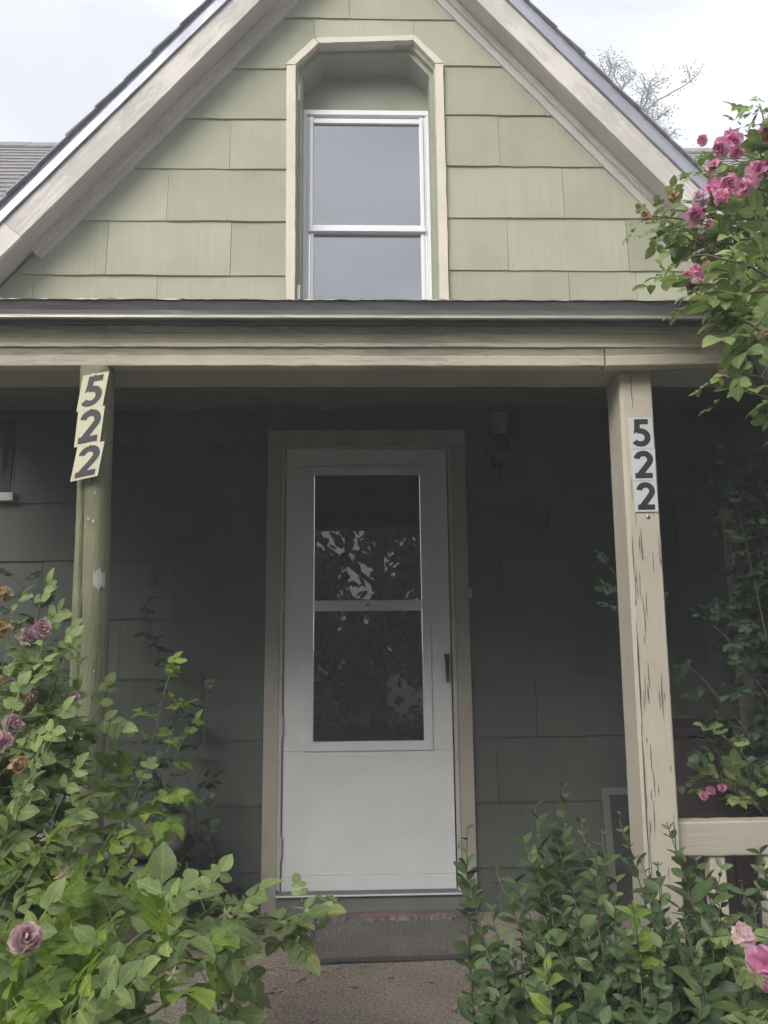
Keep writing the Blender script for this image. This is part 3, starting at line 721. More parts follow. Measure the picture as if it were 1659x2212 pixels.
for z in (.30, .66, 1.02, 1.38, 1.74, 2.03):
    for x in (-.3735, .4225):
        b = MB(); b.lathe([(.0035, 0), (.003, .0015), (.001, .002)], sides=8); o = b.build('screw', M['greywood'], dfr); o.rotation_euler = (math.radians(90), 0, 0); o.location = (x, -.040, z)
door = empty('storm_door'); door.parent = house
D0, D1 = -.360, .406
bx('stile', D0, -.228, -.030, .0, .6965, 2.0075, M['door'], door, .002)
bx('stile', .278, D1, -.030, .0, .6965, 2.0075, M['door'], door, .002)
bx('top_rail', D0, D1, -.030, .0, 2.008, 2.094, M['door'], door, .001)
bx('kick_panel', D0, D1, -.030, .0, .172, .696, M['door'], door, .001)
bx('inner_rail', -.2275, .2775, -.029, .0, 1.968, 2.0075, M['door'], door)
bx('inner_rail', -.2275, .2775, -.029, .0, .6965, .736, M['door'], door)
bx('bottom_rail', D0, D1, -.036, .0, .110, .1705, M['door'], door, .002)
bx('edge_strip', D0 - .0055, D0 - .0005, -.034, .0, .112, 2.094, M['gutter'], door)
bx('edge_strip', D1 + .0005, D1 + .0060, -.026, .0, .112, 2.094, M['black'], door)
def gstop(x0, x1, z0, z1, w):
    def mit(pts, nm):
        b = MB(); n = 4
        b.add([(x, y, z) for y in (-.0385, -.0305) for x, z in pts], [(0, 1, 2, 3), (7, 6, 5, 4), (0, 4, 5, 1), (1, 5, 6, 2), (2, 6, 7, 3), (3, 7, 4, 0)])
        recalc(b.build(nm, M['door'], door, bevel=.0015))
    e = .0004
    mit([(x0 - w, z0 - w), (x1 + w, z0 - w), (x1, z0 - e), (x0, z0 - e)], 'glazing_frame')
    mit([(x0 - w, z1 + w), (x1 + w, z1 + w), (x1, z1 + e), (x0, z1 + e)], 'glazing_frame')
    mit([(x0 - w, z0 - w + e), (x0 - e, z0), (x0 - e, z1), (x0 - w, z1 + w - e)], 'glazing_frame')
    mit([(x1 + w, z0 - w + e), (x1 + e, z0), (x1 + e, z1), (x1 + w, z1 + w - e)], 'glazing_frame')
gstop(-.226, .276, .736, 1.968, .040)
bx('meeting_rail', -.2255, .2755, -.034, -.004, 1.322, 1.370, M['door'], door, .002)
bx('pane', -.2255, .2755, -.022, -.016, 1.3705, 1.9678, M['glassdoor'], door)
bx('pane', -.2255, .2755, -.018, -.012, .7365, 1.3215, M['glassdoor'], door)
bx('latch', .016, .030, -.040, -.0345, 1.343, 1.352, M['gutter'], door)
b = MB(); hp = [(-.014, .0), (.014, .0), (.011, -.045), (.007, -.128), (-.006, -.128), (-.010, -.045)]
b.add([(x, y, z) for (y, s) in ((-.032, 1), (-.060, .8)) for (x, z) in [(p[0] * s, p[1] * (.96 if s < 1 else 1) - (.003 if s < 1 else 0)) for p in hp]],
      [tuple(range(6)), tuple(range(11, 5, -1))] + [(i, 6 + i, 6 + (i + 1) % 6, (i + 1) % 6) for i in range(6)])
o = b.build('handle', M['black'], door, bevel=.002, loc=(.387, 0, 1.122)); recalc(o)
for zc in (2.00, 1.36, .81, .29):
    hg = MB()
    for q in range(5): hg.lathe([(.0048, 0), (.0048, .017)], (-.3635, -.041, zc + (q - 2.5) * .019), 8)
    hg.build('hinge', M['jamb'], door)

# doorbell beside the casing
o = bx('doorbell', .500, .512, -.030, -.012, 1.375, 1.425, M['jamb'], None, .003); tag(o, 'small pale doorbell on the wall right of the door casing', 'doorbell')

# ---- left window corner at the frame edge
lw = empty('side_window'); lw.parent = house
xz = sight(36, 1085, 0)
bx('window_sill', xz.x - .85, xz.x, -.045, .0, xz.z, xz.z + .040, M['jamb'], lw, .003)
bx('pane', xz.x - .8, xz.x - .03, -.0165, -.015, xz.z + .041, 2.25, M['screen'], lw)
b = MB(); q = 0; fx = xz.x - .062
while fx > xz.x - .75:
    wv = RS.uniform(.012, .024); h = RS.uniform(.02, .05)
    b.add([(fx, -.036, xz.z + .36), (fx - wv, -.036, xz.z + .36), (fx - wv * .5, -.034, xz.z + .03 + h), (fx, -.033, xz.z + .36), (fx - wv, -.033, xz.z + .36), (fx - wv * .5, -.031, xz.z + .03 + h)], [(0, 1, 2), (5, 4, 3), (0, 3, 4, 1), (1, 4, 5, 2), (2, 5, 3, 0)]); fx -= wv
b.build('fringe', M['screen'], lw)

# ------------------------------------------------------------------ wall lantern
lan = tag(empty('wall_lantern', (.655, -.015, 2.02)), 'black wall lantern with a frosted shade beside the door top', 'lantern')
b = MB(); b.box(-.030, .030, -.012, .0, -.02, .16); b.build('back_plate', M['blackmetal'], lan, bevel=.004)
b = MB(); b.tube([(0, -.01, .06), (0, -.05, .045), (0, -.085, .06), (0, -.095, .08)], .007, 8); b.build('arm', M['blackmetal'], lan, True)
b = MB(); b.lathe([(.004, -.10), (.010, -.085), (.012, -.05), (.010, -.01), (.024, .0), (.050, .03), (.058, .07), (.058, .10), (.050, .112), (.03, .114)], (0, -.095, 0), 8); b.build('lantern_body', M['blackmetal'], lan)
b = MB(); b.lathe([(.024, .112), (.034, .13), (.044, .17), (.050, .215), (.046, .222), (.03, .226)], (0, -.095, 0), 16); b.build('shade', M['frost'], lan, True)

# ------------------------------------------------------------------ house numbers
def stroke(b, pts, w, y):
    vv = []
    for i, p in enumerate(pts):
        a = pts[max(0, i - 1)]; c = pts[min(len(pts) - 1, i + 1)]
        tx, tz = c[0] - a[0], c[1] - a[1]; l = math.hypot(tx, tz); nx_, nz_ = -tz / l * w / 2, tx / l * w / 2
        vv += [(p[0] + nx_, p[1] + nz_), (p[0] - nx_, p[1] - nz_)]
    n = len(vv)
    b.append(([(x, y, z) for x, z in vv], [(2 * k, 2 * k + 1, 2 * k + 3, 2 * k + 2) for k in range(len(pts) - 1)]))
def digit(ch):
    out = []; arc = lambda cx, cz, r, a0, a1, n=22: [(cx + r * math.cos(math.radians(a0 + (a1 - a0) * i / n)), cz + r * math.sin(math.radians(a0 + (a1 - a0) * i / n))) for i in range(n + 1)]
    if ch == '2':
        path = arc(.31, .69, .225, 172, -28) + [(.435, .48), (.32, .33), (.205, .19), (.125, .06)]
        stroke(out, path, .205, 0); out.append(([(.0, -.0004, .0), (.60, -.0004, .0), (.60, -.0004, .19), (.0, -.0004, .19)], [(0, 1, 2, 3)]))
    else:
        out.append(([(.10, -.0004, 1.0), (.10, -.0004, .81), (.56, -.0004, .81), (.56, -.0004, 1.0)], [(0, 1, 2, 3)]))
        out.append(([(.10, 0, .82), (.285, 0, .82), (.265, 0, .60), (.06, 0, .46)], [(0, 1, 2, 3)]))
        stroke(out, [(.15, .535)] + arc(.275, .335, .24, 118, -146), .20, .0003)
    return out
def number_plate(ch, corners, mat, label, ysurf, tack, group):
    """corners TL TR BR BL in (x, z); a thin card with the digit printed on it"""
    TL, TR, BR, BL = [Vector((c[0], c[2] if len(c) > 2 else ysurf, c[1])) for c in corners]
    root = empty('number_plate', (BL + BR) / 2); o0 = (BL + BR) / 2
    tag(root, label, 'number plate', group)
    nrm = (TR - TL).cross(BL - TL).normalized()
    if nrm.y > 0: nrm = -nrm
    pt = lambda u, v: BL * (1 - u) * (1 - v) + BR * u * (1 - v) + TR * u * v + TL * (1 - u) * v
    b = MB(); f = [p - o0 for p in (BL, BR, TR, TL)]
    b.add([p + nrm * .0012 for p in f] + [p for p in f], [(0, 1, 2, 3), (7, 6, 5, 4), (0, 4, 5, 1), (1, 5, 6, 2), (2, 6, 7, 3), (3, 7, 4, 0)])
    recalc(b.build('card', mat, root))
    b = MB()
    for vv, ff in digit(ch):
        b.add([pt(.13 + v[0] / .62 * .76, .065 + v[2] * .87) - o0 + nrm * (.0018 - v[1] * .5) for v in vv], ff)
    b.build('digit', M['ink'], root)
    if tack:
        t = MB(); t.lathe([(.0065, 0), (.006, .002), (.003, .004)], sides=10); k = t.build('tack', mat, root, True)
        k.rotation_euler = (math.radians(90), 0, 0); k.location = pt(.42, .95) - o0 + nrm * .0016
    return root
def cz_(px, Y): return [(sight(x, y, Y).x, sight(x, y, Y).z) for x, y in px]
Yr = -1.5335
number_plate('5', cz_([(1355, 902), (1408, 901), (1413, 969), (1360, 970)], Yr), M['white'], 'white sticker with black 5, topmost on the square post', Yr, False, 'white house numbers on the square post')
number_plate('2', cz_([(1361, 971), (1414, 970), (1417, 1037), (1366, 1038)], Yr), M['white'], 'white sticker with black 2, middle one on the square post', Yr, False, 'white house numbers on the square post')
number_plate('2', cz_([(1367, 1039), (1417, 1038), (1422, 1105), (1372, 1106)], Yr), M['white'], 'white sticker with black 2, lowest on the square post', Yr, False, 'white house numbers on the square post')
def lc(px, Ys): return [(sight(x, y, Y).x, sight(x, y, Y).z, Y) for (x, y), Y in zip(px, Ys)]
ys = (-1.604, -1.602, -1.606, -1.608)
number_plate('5', lc([(180, 812), (236, 802), (222, 876), (165, 890)], ys), M['cream'], 'tilted cream card with black 5, topmost on the mossy log post', -1.604, True, 'cream house numbers on the log post')
ys = (-1.608, -1.607, -1.611, -1.613)
number_plate('2', lc([(170, 886), (227, 876), (216, 956), (160, 967)], ys), M['cream'], 'tilted cream card with black 2, middle one on the mossy log post', -1.604, True, 'cream house numbers on the log post')
ys = (-1.613, -1.612, -1.617, -1.619)
number_plate('2', lc([(168, 965), (226, 953), (211, 1028), (152, 1041)], ys), M['cream'], 'tilted cream card with black 2, lowest on the mossy log post', -1.604, True, 'cream house numbers on the log post')

# ------------------------------------------------------------------ door mat, sill rubble, debris
mat = tag(empty('door_mat', (.12, -.30, .008)), 'dark ribbed door mat with a rubber edge lying before the door', 'door mat')
c4 = [Vector((-.222, -.555, 0)), Vector((.462, -.520, 0)), Vector((.476, -.05, 0)), Vector((-.218, -.10, 0))]
off = Vector((.12, -.30, 0))
def matpt(u, v, z): 
    p = c4[0] * (1 - u) * (1 - v) + c4[1] * u * (1 - v) + c4[2] * u * v + c4[3] * (1 - u) * v
    return (p.x - off.x, p.y - off.y, z + .003 * math.sin(u * 7) * (1 - v) + .001 * math.sin(v * 9 + u * 3))
b = MB(); nx, ny = 120, 16; vv = []
for j in range(ny + 1):
    for i in range(nx + 1):
        u = .035 + .93 * i / nx; v = .05 + .90 * j / ny
        vv.append(matpt(u, v, .0075 + (.0011 if i % 2 else -.0006) * (.3 + .9 * abs(math.sin(i * .9 + j * .35))) + R2.uniform(-.0005, .0005)))
b.add(vv, [(j * (nx + 1) + i, j * (nx + 1) + i + 1, (j + 1) * (nx + 1) + i + 1, (j + 1) * (nx + 1) + i) for j in range(ny) for i in range(nx)])
b.build('ribbed_top', M['mat'], mat)
b = MB(); nn = 30
for (ua, va, ub, vb, uc, vc, ud, vd) in [(0, 0, 1, 0, .965, .05, .035, .05), (0, 1, 1, 1, .965, .95, .035, .95), (0, 0, 0, 1, .035, .95, .035, .05), (1, 0, 1, 1, .965, .95, .965, .05)]:
    for k in range(nn):
        t0, t1 = k / nn, (k + 1) / nn
        A = lambda t: (ua + (ub - ua) * t, va + (vb - va) * t)
        B = (lambda t: (ud + (uc - ud) * t, vd + (vc - vd) * t)) if ub != ua else (lambda t: (ud, vd + (vc - vd) * t) if False else (uc, (vd if vd < vc else vc) + abs(vc - vd) * t))
        q = [matpt(*A(t0), .0), matpt(*A(t1), .0), matpt(*A(t1), .005), matpt(*A(t0), .005), matpt(*B(t1), .0085), matpt(*B(t0), .0085)]
        b.add(q, [(0, 1, 2, 3), (3, 2, 4, 5)])
recalc(b.build('rubber_edge', M['matedge'], mat))
# crumbled mortar under the sill
rub = MB(); R3 = random.Random(5)
for k in range(150):
    x = R3.uniform(-.24, .40); y = R3.uniform(-.125, -.050) - (.02 if x < 0.05 else 0); s = R3.uniform(.005, .022)
    pts = [Vector((R3.uniform(-1, 1), R3.uniform(-1, 1), R3.uniform(-.5, .8))).normalized() * s * R3.uniform(.7, 1.2) for _ in range(8)]
    rub.lathe([(s * .5, -.006), (s * 1.1, .002), (s * .9, s * .45), (s * .35, s * .7)], (x, y, .014), R3.randrange(5, 8))
tag(rub.build('mortar_rubble', M['conc']), 'crumbled mortar lying along the foot of the door sill', 'rubble', kind='stuff')
bx('sill_course', -.30, .430, -.095, -.0485, .004, .028, M['brick'], house, .004)

R4 = random.Random(21)
def litter(lift, mat, label, group, name, size, places):
    for (px, py) in places:
        d = FWD + RGT * ((px - 829.5) / 1662) - UPV * ((py - 1106) / 1662)
        p = CAM + d * ((.010 + lift - CAM.z) / d.z)
        b = MB(); l = size * R4.uniform(.8, 1.3); w = l * R4.uniform(.16, .26) if name == 'fallen_leaf' else l * .4; c = R4.uniform(.2, .6)
        vv = []
        for k in range(5):
            t = k / 4; ww = w * math.sin(math.pi * (.08 + .84 * t)); zz = c * l * (t - .5) ** 2
            vv += [(l * (t - .5), -ww, zz + ww * .3), (l * (t - .5), 0, zz), (l * (t - .5), ww, zz + ww * .3)]
        b.add(vv, [(3 * k + j, 3 * k + 3 + j, 3 * k + 4 + j, 3 * k + 1 + j) for k in range(4) for j in (0, 1)])
        o = b.build(name, mat, None, True, loc=p); o.rotation_euler = (0, 0, R4.uniform(0, 6.28)); tag(o, label, 'leaf' if name == 'fallen_leaf' else 'petal', group)
Lp = [(582, 2092), (562, 2103), (628, 2093), (590, 2133), (536, 2155), (520, 2162), (693, 2097), (727, 2090), (782, 2085), (828, 2088), (778, 2098), (650, 2113), (600, 2142), (455, 2126), (560, 2110), (880, 2092), (640, 2120), (510, 2180), (700, 2140), (840, 2110), (930, 2120), (760, 2130), (550, 2190), (980, 2180)]
litter(0, M['dryleaf'], 'small dry curled leaf lying on the brown porch carpet', 'dry leaves on the porch carpet', 'fallen_leaf', .030, Lp)
litter(.012, M['dryleaf'], 'dry leaf crumb lying on the dark ribbed door mat', 'dry leaves on the door mat', 'fallen_leaf', .022, [(735, 2010), (860, 1990), (905, 2030), (790, 2045), (760, 1978), (960, 2050), (690, 2030), (1010, 1985)])
litter(0, M['pinkpetal'], 'fallen pink rose petal lying on the brown porch carpet', 'petals on the porch carpet', 'fallen_petal', .024, [(582, 2143), (648, 2127), (672, 2205), (1040, 2135)])

# ------------------------------------------------------------------ porch railing, weathered post, leaning things
rail = tag(empty('porch_railing', (1.15, -1.47, 0)), 'cream weathered porch railing right of the square post', 'railing')
def rbox(name, x0, x1, y0, y1, z0, z1, mat, ax='x'):
    b = MB()
    if ax == 'x': b.prism([(y0 + 1.47, z0), (y1 + 1.47, z0), (y1 + 1.47, z1), (y0 + 1.47, z1)], x0 - 1.15, x1 - 1.15, 'x', 24, .0009, RS)
    else: b.prism([(x0 - 1.15, y0 + 1.47), (x1 - 1.15, y0 + 1.47), (x1 - 1.15, y1 + 1.47), (x0 - 1.15, y1 + 1.47)], z0, z1, 'z', 20, .0007, RS)
    recalc(b.build(name, mat, rail, bevel=.004))
rbox('top_rail', .830, 1.42, -1.502, -1.455, .606, .692, M['rail'])
rbox('bottom_rail', .830, 1.42, -1.495, -1.455, .10, .16, M['rail'])
for x in (.915, 1.06, 1.21, 1.35): rbox('baluster', x, x + .042, -1.492, -1.450, .161, .604, M['trimZ'], 'z')

wp = tag(empty('weathered_post', (1.02, -1.0, 0)), 'grey weathered split post standing among vines right of the square post', 'post')
for dx, w, top, dy in [(0, .032, 1.62, 0), (.033, .030, 1.60, -.006)]:
    b = MB(); vv = []; seg = 40
    for k in range(seg + 1):
        z = top * k / seg
        for (x, y) in [(0, 0), (w, 0), (w, .045), (0, .045)]: vv.append((dx + x + RS.uniform(-.001, .001) , dy + y + RS.uniform(-.001, .001), z + (RS.uniform(-.03, .02) if k == seg else 0)))
    b.add(vv, [(k * 4 + i, k * 4 + (i + 1) % 4, (k + 1) * 4 + (i + 1) % 4, (k + 1) * 4 + i) for k in range(seg) for i in range(4)] + [(3, 2, 1, 0), tuple(seg * 4 + i for i in range(4))])
    o = recalc(b.build('plank', M['greywood'], wp)); 
wp.location = sight(1600, 1330, -1.0); wp.location.z = 0.0; wp.rotation_euler = (0, math.radians(-.6), 0)
# diagonal grey brace board at the porch end
br = MB(); br.box(-.02, .075, -.02, .02, -.45, .06); o = br.build('brace_board', M['greywood'], house, bevel=.002, loc=sight(1635, 790, -1.56)); o.rotation_euler = (0, math.radians(-24), 0)

scr = tag(empty('window_screen', (.86, -.08, .004)), 'grey framed screen leaning on the porch wall behind the square post', 'screen')
p0 = sight(1297, 1697, -.06)
W_, H_ = .55, p0.z - .01; x0 = p0.x - .86
for nm, a in [('frame_bar', (0, W_, H_ - .03, H_)), ('frame_bar', (0, W_, 0, .03)), ('frame_bar', (0, .032, .0305, H_ - .0305)), ('frame_bar', (W_ - .032, W_, .0305, H_ - .0305))]:
    b = MB(); b.box(x0 + a[0], x0 + a[1], -.010, .008, a[2], a[3]); b.build(nm, M['screenframe'], scr, bevel=.001)
b = MB(); b.box(x0 + .0325, x0 + W_ - .0325, -.002, .002, .031, H_ - .031); b.build('mesh_panel', M['screen'], scr)
scr.rotation_euler = (math.radians(-5), 0, 0); scr.location = (.86, -.115, .004)

rbx = tag(empty('storage_cabinet', (1.30, -.55, .004)), 'dark red brown cabinet on the porch behind the railing', 'cabinet')
a = sight(1480, 1572, -.55); e = sight(1562, 1572, -.55)
hz = a.z - .004
b = MB(); b.box(a.x - 1.30 - .1, e.x - 1.30 + .25, .0, .35, .05, hz - .03); b.build('carcass', M['redbox'], rbx, bevel=.004)
b = MB(); b.box(a.x - 1.30 - .115, e.x - 1.30 + .265, -.018, .36, hz - .03, hz); b.build('top', M['redbox'], rbx, bevel=.004)
for dx in (-.09, .20):
    b = MB(); b.box(a.x - 1.30 + dx, a.x - 1.30 + dx + .05, .01, .06, 0, .05); b.build('foot', M['redbox'], rbx)
mid = (a.x + e.x) / 2 - 1.30 + .075
for s in (0, 1):
    b = MB(); xa_ = a.x - 1.30 - .09 if s == 0 else mid + .003; xb_ = mid - .003 if s == 0 else e.x - 1.30 + .24
    b.box(xa_, xb_, -.014, -.001, .06, hz - .04); b.build('cabinet_door', M['redbox'], rbx, bevel=.003)

r_ = MB(); pa = sight(1351, 1565, -1.36); pb = sight(1372, 1830, -1.30); pb2 = pb + (pb - pa) * .9
r_.tube([pa, pb, Vector((pb2.x, pb2.y + .03, .006))], .0022, 6); tag(r_.build('thin_rod', M['greywood'], None, True), 'thin pale rod leaning on the inner side of the square post', 'rod')

ch = tag(empty('patio_stool', (-.95, -.55, .004)), 'low patio stool with a beige cushion behind the log post', 'stool')
q = sight(285, 1812, -.55)
def cushion(name, cx, cy, cz__, sx, sy, sz, mat, rx=0.0):
    b = MB(); nu, nv = 20, 12; vv = []
    for j in range(nv + 1):
        ph_ = -math.pi / 2 + math.pi * j / nv
        for i in range(nu):
            th = 2 * math.pi * i / nu
            f = lambda v, e: math.copysign(abs(v) ** e, v)
            vv.append((sx * f(math.cos(ph_), .45) * f(math.cos(th), .35), sy * f(math.cos(ph_), .45) * f(math.sin(th), .35), sz * f(math.sin(ph_), .6) + .006 * math.sin(th * 3 + j)))
    b.add(vv, [(j * nu + i, j * nu + (i + 1) % nu, (j + 1) * nu + (i + 1) % nu, (j + 1) * nu + i) for j in range(nv) for i in range(nu)])
    o = b.build(name, mat, ch, True, loc=(cx, cy, cz__)); o.rotation_euler = (rx, 0, .12); return o
dx = q.x + .95
cushion('seat_cushion', dx - .12, .10, q.z - .004, .30, .27, .055, M['cushion'])
b = MB(); b.box(dx - .40, dx + .16, -.14, .36, q.z - .13, q.z - .062); b.build('seat_base', M['black'], ch, bevel=.02)
for sx in (-.37, .13):
    for sy in (-.11, .32):
        b = MB(); b.tube([(dx + sx, sy, q.z - .135), (dx + sx, sy, .0)], .014, 10); b.build('leg', M['chrome'], ch, True)

# ------------------------------------------------------------------ plants
def leaflet(l, w, fold=.25, droop=.25, n=5, bite=0, rs=R4):
    """one blade from the origin along +Y, normal +Z"""
    v, f = [], []
    for k in range(n + 1):
        t = k / n
        ww = w * (math.sin(math.pi * (t ** .85)) ** .8 if 0 < t < 1 else 0)
        y = l * t; z = -droop * l * t * t
        a, c = ww, ww
        if bite and abs(t - .6) < .15: a *= .35
        if bite > 1 and abs(t - .4) < .15: c *= .3
        v += [(-a, y, z + a * fold), (0, y, z), (c, y, z + c * fold)]
    for k in range(n):
        o = 3 * k
        if k == 0: f += [(1, 4, 3), (1, 5, 4)]
        elif k == n - 1: f += [(o, o + 1, o + 4), (o + 1, o + 2, o + 4)]
        else: f += [(o, o + 1, o + 4, o + 3), (o + 1, o + 2, o + 5, o + 4)]
    return v, f
def blade_uv(n): return [((-1, 0, 1)[i % 3], (i // 3) / (n // 3 - 1)) for i in range(n)]
def xf(vs_, mt): return [tuple(mt @ Vector(p)) for p in vs_]
def rose_leaf(seed, n=5, L=.085, ll=.040, lw=.0145):
    r = random.Random(seed); V, F, UV = [], [], []
    def put(v, f):
        UV.extend(blade_uv(len(v)) if len(v) % 3 == 0 else [(0, 0)] * len(v))
        o = len(V); V.extend(v); F.extend([tuple(i + o for i in q) for q in f])
    bend = r.uniform(.1, .5)
    pt = lambda t: Vector((0, L * t, -bend * L * t * t * .6))
    # rachis as a thin strip pair
    k = 3
    rv = []
    for i in range(k + 1):
        p = pt(i / k); rv += [(p.x - .0010, p.y, p.z), (p.x + .0010, p.y, p.z)]
    put(rv, [(2 * i, 2 * i + 1, 2 * i + 3, 2 * i + 2) for i in range(k)])
    spots = []
    pairs = (n - 1) // 2
    for i in range(pairs):
        t = .42 + .45 * (i / max(1, pairs - 1) if pairs > 1 else .4)
        spots += [(t, 1), (t, -1)]
    spots.append((1.0, 0))
    for t, s in spots:
        sz = r.uniform(.85, 1.12) * (1.12 if s == 0 else .78 + .25 * t)
        v, f = leaflet(ll * sz, lw * sz * r.uniform(.9, 1.12), r.uniform(.1, .4), r.uniform(.05, .4), 5, 1 if r.random() < .2 else (2 if r.random() < .08 else 0), r)
        ang = -s * math.radians(r.uniform(52, 72)) if s else math.radians(r.uniform(-10, 10))
        mt = Matrix.Translation(pt(t)) @ Matrix.Rotation(ang, 4, 'Z') @ Matrix.Rotation(math.radians(r.uniform(-18, 14)), 4, 'X') @ Matrix.Rotation(math.radians(r.uniform(-15, 15)), 4, 'Y')
        put(xf(v, mt), f)
    return V, F, UV
ROSE = [rose_leaf(i, 5 if i % 3 else 7) for i in range(7)]
def simple_leaf(seed, l=.050, w=.0125):
    r = random.Random(seed); v, f = leaflet(l, w * r.uniform(.9, 1.15), r.uniform(.2, .55), r.uniform(-.15, .35), 4, 0, r)
    return v, f, blade_uv(len(v))
PRIV = [simple_leaf(50 + i) for i in range(6)]
TREE = [leaflet(.09, .025, .15, .2, 3) for i in range(2)]

def frame_of(d, up, roll=0.0):
    d = d.normalized(); n = up - d * up.dot(d)
    if n.length < 1e-4: n = d.orthogonal()
    n.normalize(); x = d.cross(n)
    mt = Matrix((x, d, n)).transposed()
    return mt @ Matrix.Rotation(roll, 3, 'Y')
def project(p):
    v = p - CAM; z = v.dot(FWD)
    if z < .05: return None
    return 829.5 + 1662 * v.dot(RGT) / z, 1106 - 1662 * v.dot(UPV) / z, z
class Plant:
    def __init__(s, name, label, cat, base, tpl, mats, group=None, cap=290):
        s.root = tag(empty(name, base), label, cat, group); s.base = Vector(base); s.tpl = tpl; s.mats = mats; s.leaves = []; s.cap = cap; s.inv = Matrix.Translation(-s.base)
        s.meshes = {}
    def leaf(s, p, d, up, sc=1.0, mat=0):
        k = random.randrange(len(s.tpl))
        mt = frame_of(d, up, rnd(-.5, .5)).to_4x4() @ Matrix.Scale(sc, 4); mt.translation = p
        s.leaves.append((mt, k, mat))
    def stem(s, pts, r0, r1, mat='stem', name='cane', sides=6):
        n = len(pts); b = MB(); b.tube([Vector(p) - s.base for p in pts], [r0 + (r1 - r0) * i / (n - 1) for i in range(n)], sides)
        return b.build(name, M[mat], s.root, True)
    def finish(s):
        sc = []
        for i, (mt, k, mat) in enumerate(s.leaves):
            q = project(mt.translation)
            v = 99.0 if (q is None or not (-40 < q[0] < 1700 and -40 < q[1] < 2250)) else q[2]
            sc.append((v, i))
        sc.sort(); own = set(i for v, i in sc[:s.cap] if v < 90)
        rest = {}
        for i, (mt, k, mat) in enumerate(s.leaves):
            if i in own:
                key = (k, mat)
                if key not in s.meshes:
                    me = bpy.data.meshes.new('leaf'); me.from_pydata(*[s.tpl[k][0], [], s.tpl[k][1]]); me.materials.append(M[s.mats[mat]]); set_uv(me, s.tpl[k][2])
                    for pl in me.polygons: pl.use_smooth = True
                    s.meshes[key] = me
                o = bpy.data.objects.new('leaf', s.meshes[key]); COL.objects.link(o); o.parent = s.root; o.matrix_local = s.inv @ mt
            else:
                b = rest.setdefault(mat, MB()); b.add(xf(s.tpl[k][0], s.inv @ mt), s.tpl[k][1], s.tpl[k][2])
        for mat, b in rest.items(): tag(b.build('foliage', M[s.mats[mat]], s.root, True), kind='stuff')

def bez(p0, p1, p2, n):
    return [p0 * (1 - t) ** 2 + p1 * 2 * t * (1 - t) + p2 * t * t for t in [i / (n - 1) for i in range(n)]]
def cane_leaves(pl, pts, start, step, size, mat=0, jit=.5, face=.35, droop=.15):
    """alternate leaves along a cane from its start fraction to the tip"""
    L = [0]
    for a, b in zip(pts[:-1], pts[1:]): L.append(L[-1] + (b - a).length)
    tot = L[-1]; s = tot * start; side = 1
    while s < tot:
        i = max(j for j in range(len(L) - 1) if L[j] <= s); t = (s - L[i]) / max(1e-6, L[i + 1] - L[i]); p = pts[i].lerp(pts[i + 1], t)
        d = (pts[i + 1] - pts[i]).normalized()
        out = Vector((rnd(-1, 1), rnd(-1, 1), rnd(-.3, .6))); out = (out - d * out.dot(d))
        out = out.normalized() if out.length > .1 else d.orthogonal()
        tocam = (CAM - p).normalized()
        out = (out + tocam * Vector((.35, .35, .2)).x * rnd(0, 1)).normalized()
        dd = (out + d * rnd(.1, .7) + Vector((0, 0, -droop))).normalized()
        up = (Vector((0, 0, 1)) + tocam * face * rnd(.3, 1.6) + Vector((rnd(-jit, jit), rnd(-jit, jit), 0))).normalized()
        fr = s / tot
        pl.leaf(p, dd, up, size * rnd(.75, 1.2) * (1 - .35 * max(0, (fr - .8) / .2)), mat)
        s += step * rnd(.6, 1.4)
    pl.leaf(pts[-1], (pts[-1] - pts[-2]), Vector((0, -.4, 1)), size * .7, mat)

# flower meshes
def petal(l, w, cup, n=4):
    v, f = [], []
    for k in range(n + 1):
        t = k / n; ww = w * (math.sin(math.pi * (.10 + .78 * t)) ** .7); z = cup * l * t * t; 
        v += [(-ww, l * t, z + ww * .35), (0, l * t + (l * .04 if k < n else -l * .05), z), (ww, l * t, z + ww * .35)]
    for k in range(n):
        o = 3 * k; f += [(o, o + 1, o + 4, o + 3), (o + 1, o + 2, o + 5, o + 4)]
    return v, f
def rose_flower(seed, R=.032, rings=((6, 1.0, .15), (5, .75, .7), (4, .5, 1.6)), ruffle=.12):
    r = random.Random(seed); V, F = [], []
    for n, s, cup in rings:
        a0 = r.uniform(0, 6.28)
        for i in range(n):
            v, f = petal(R * s * r.uniform(.85, 1.1), R * s * .62 * r.uniform(.85, 1.15), cup * r.uniform(.6, 1.3))
            mt = Matrix.Rotation(a0 + 6.283 * i / n + r.uniform(-.2, .2), 4, 'Z') @ Matrix.Translation((0, 0, (1 - s) * R * .3)) @ Matrix.Rotation(r.uniform(-.2, .4), 4, 'X')
            o = len(V); V.extend([(x + r.uniform(-1, 1) * R * ruffle * .3, y + r.uniform(-1, 1) * R * ruffle * .3, z + r.uniform(-1, 1) * R * ruffle) for x, y, z in xf(v, mt)]); F.extend([tuple(q + o for q in g_) for g_ in f])
    return V, F
OPENROSE = [rose_flower(i, .036, ((4, 1.0, -.2), (4, .8, .25), (3, .45, .8)), .34) for i in range(4)]
POM = [rose_flower(20 + i, .026, ((9, 1.0, .0), (9, .9, .5), (8, .7, 1.1), (6, .45, 2.0)), .22) for i in range(4)]
DRIED = [rose_flower(40 + i, .022, ((6, 1.0, -.5), (6, .8, .2), (5, .5, 1.0)), .35) for i in range(3)]
HIP = []
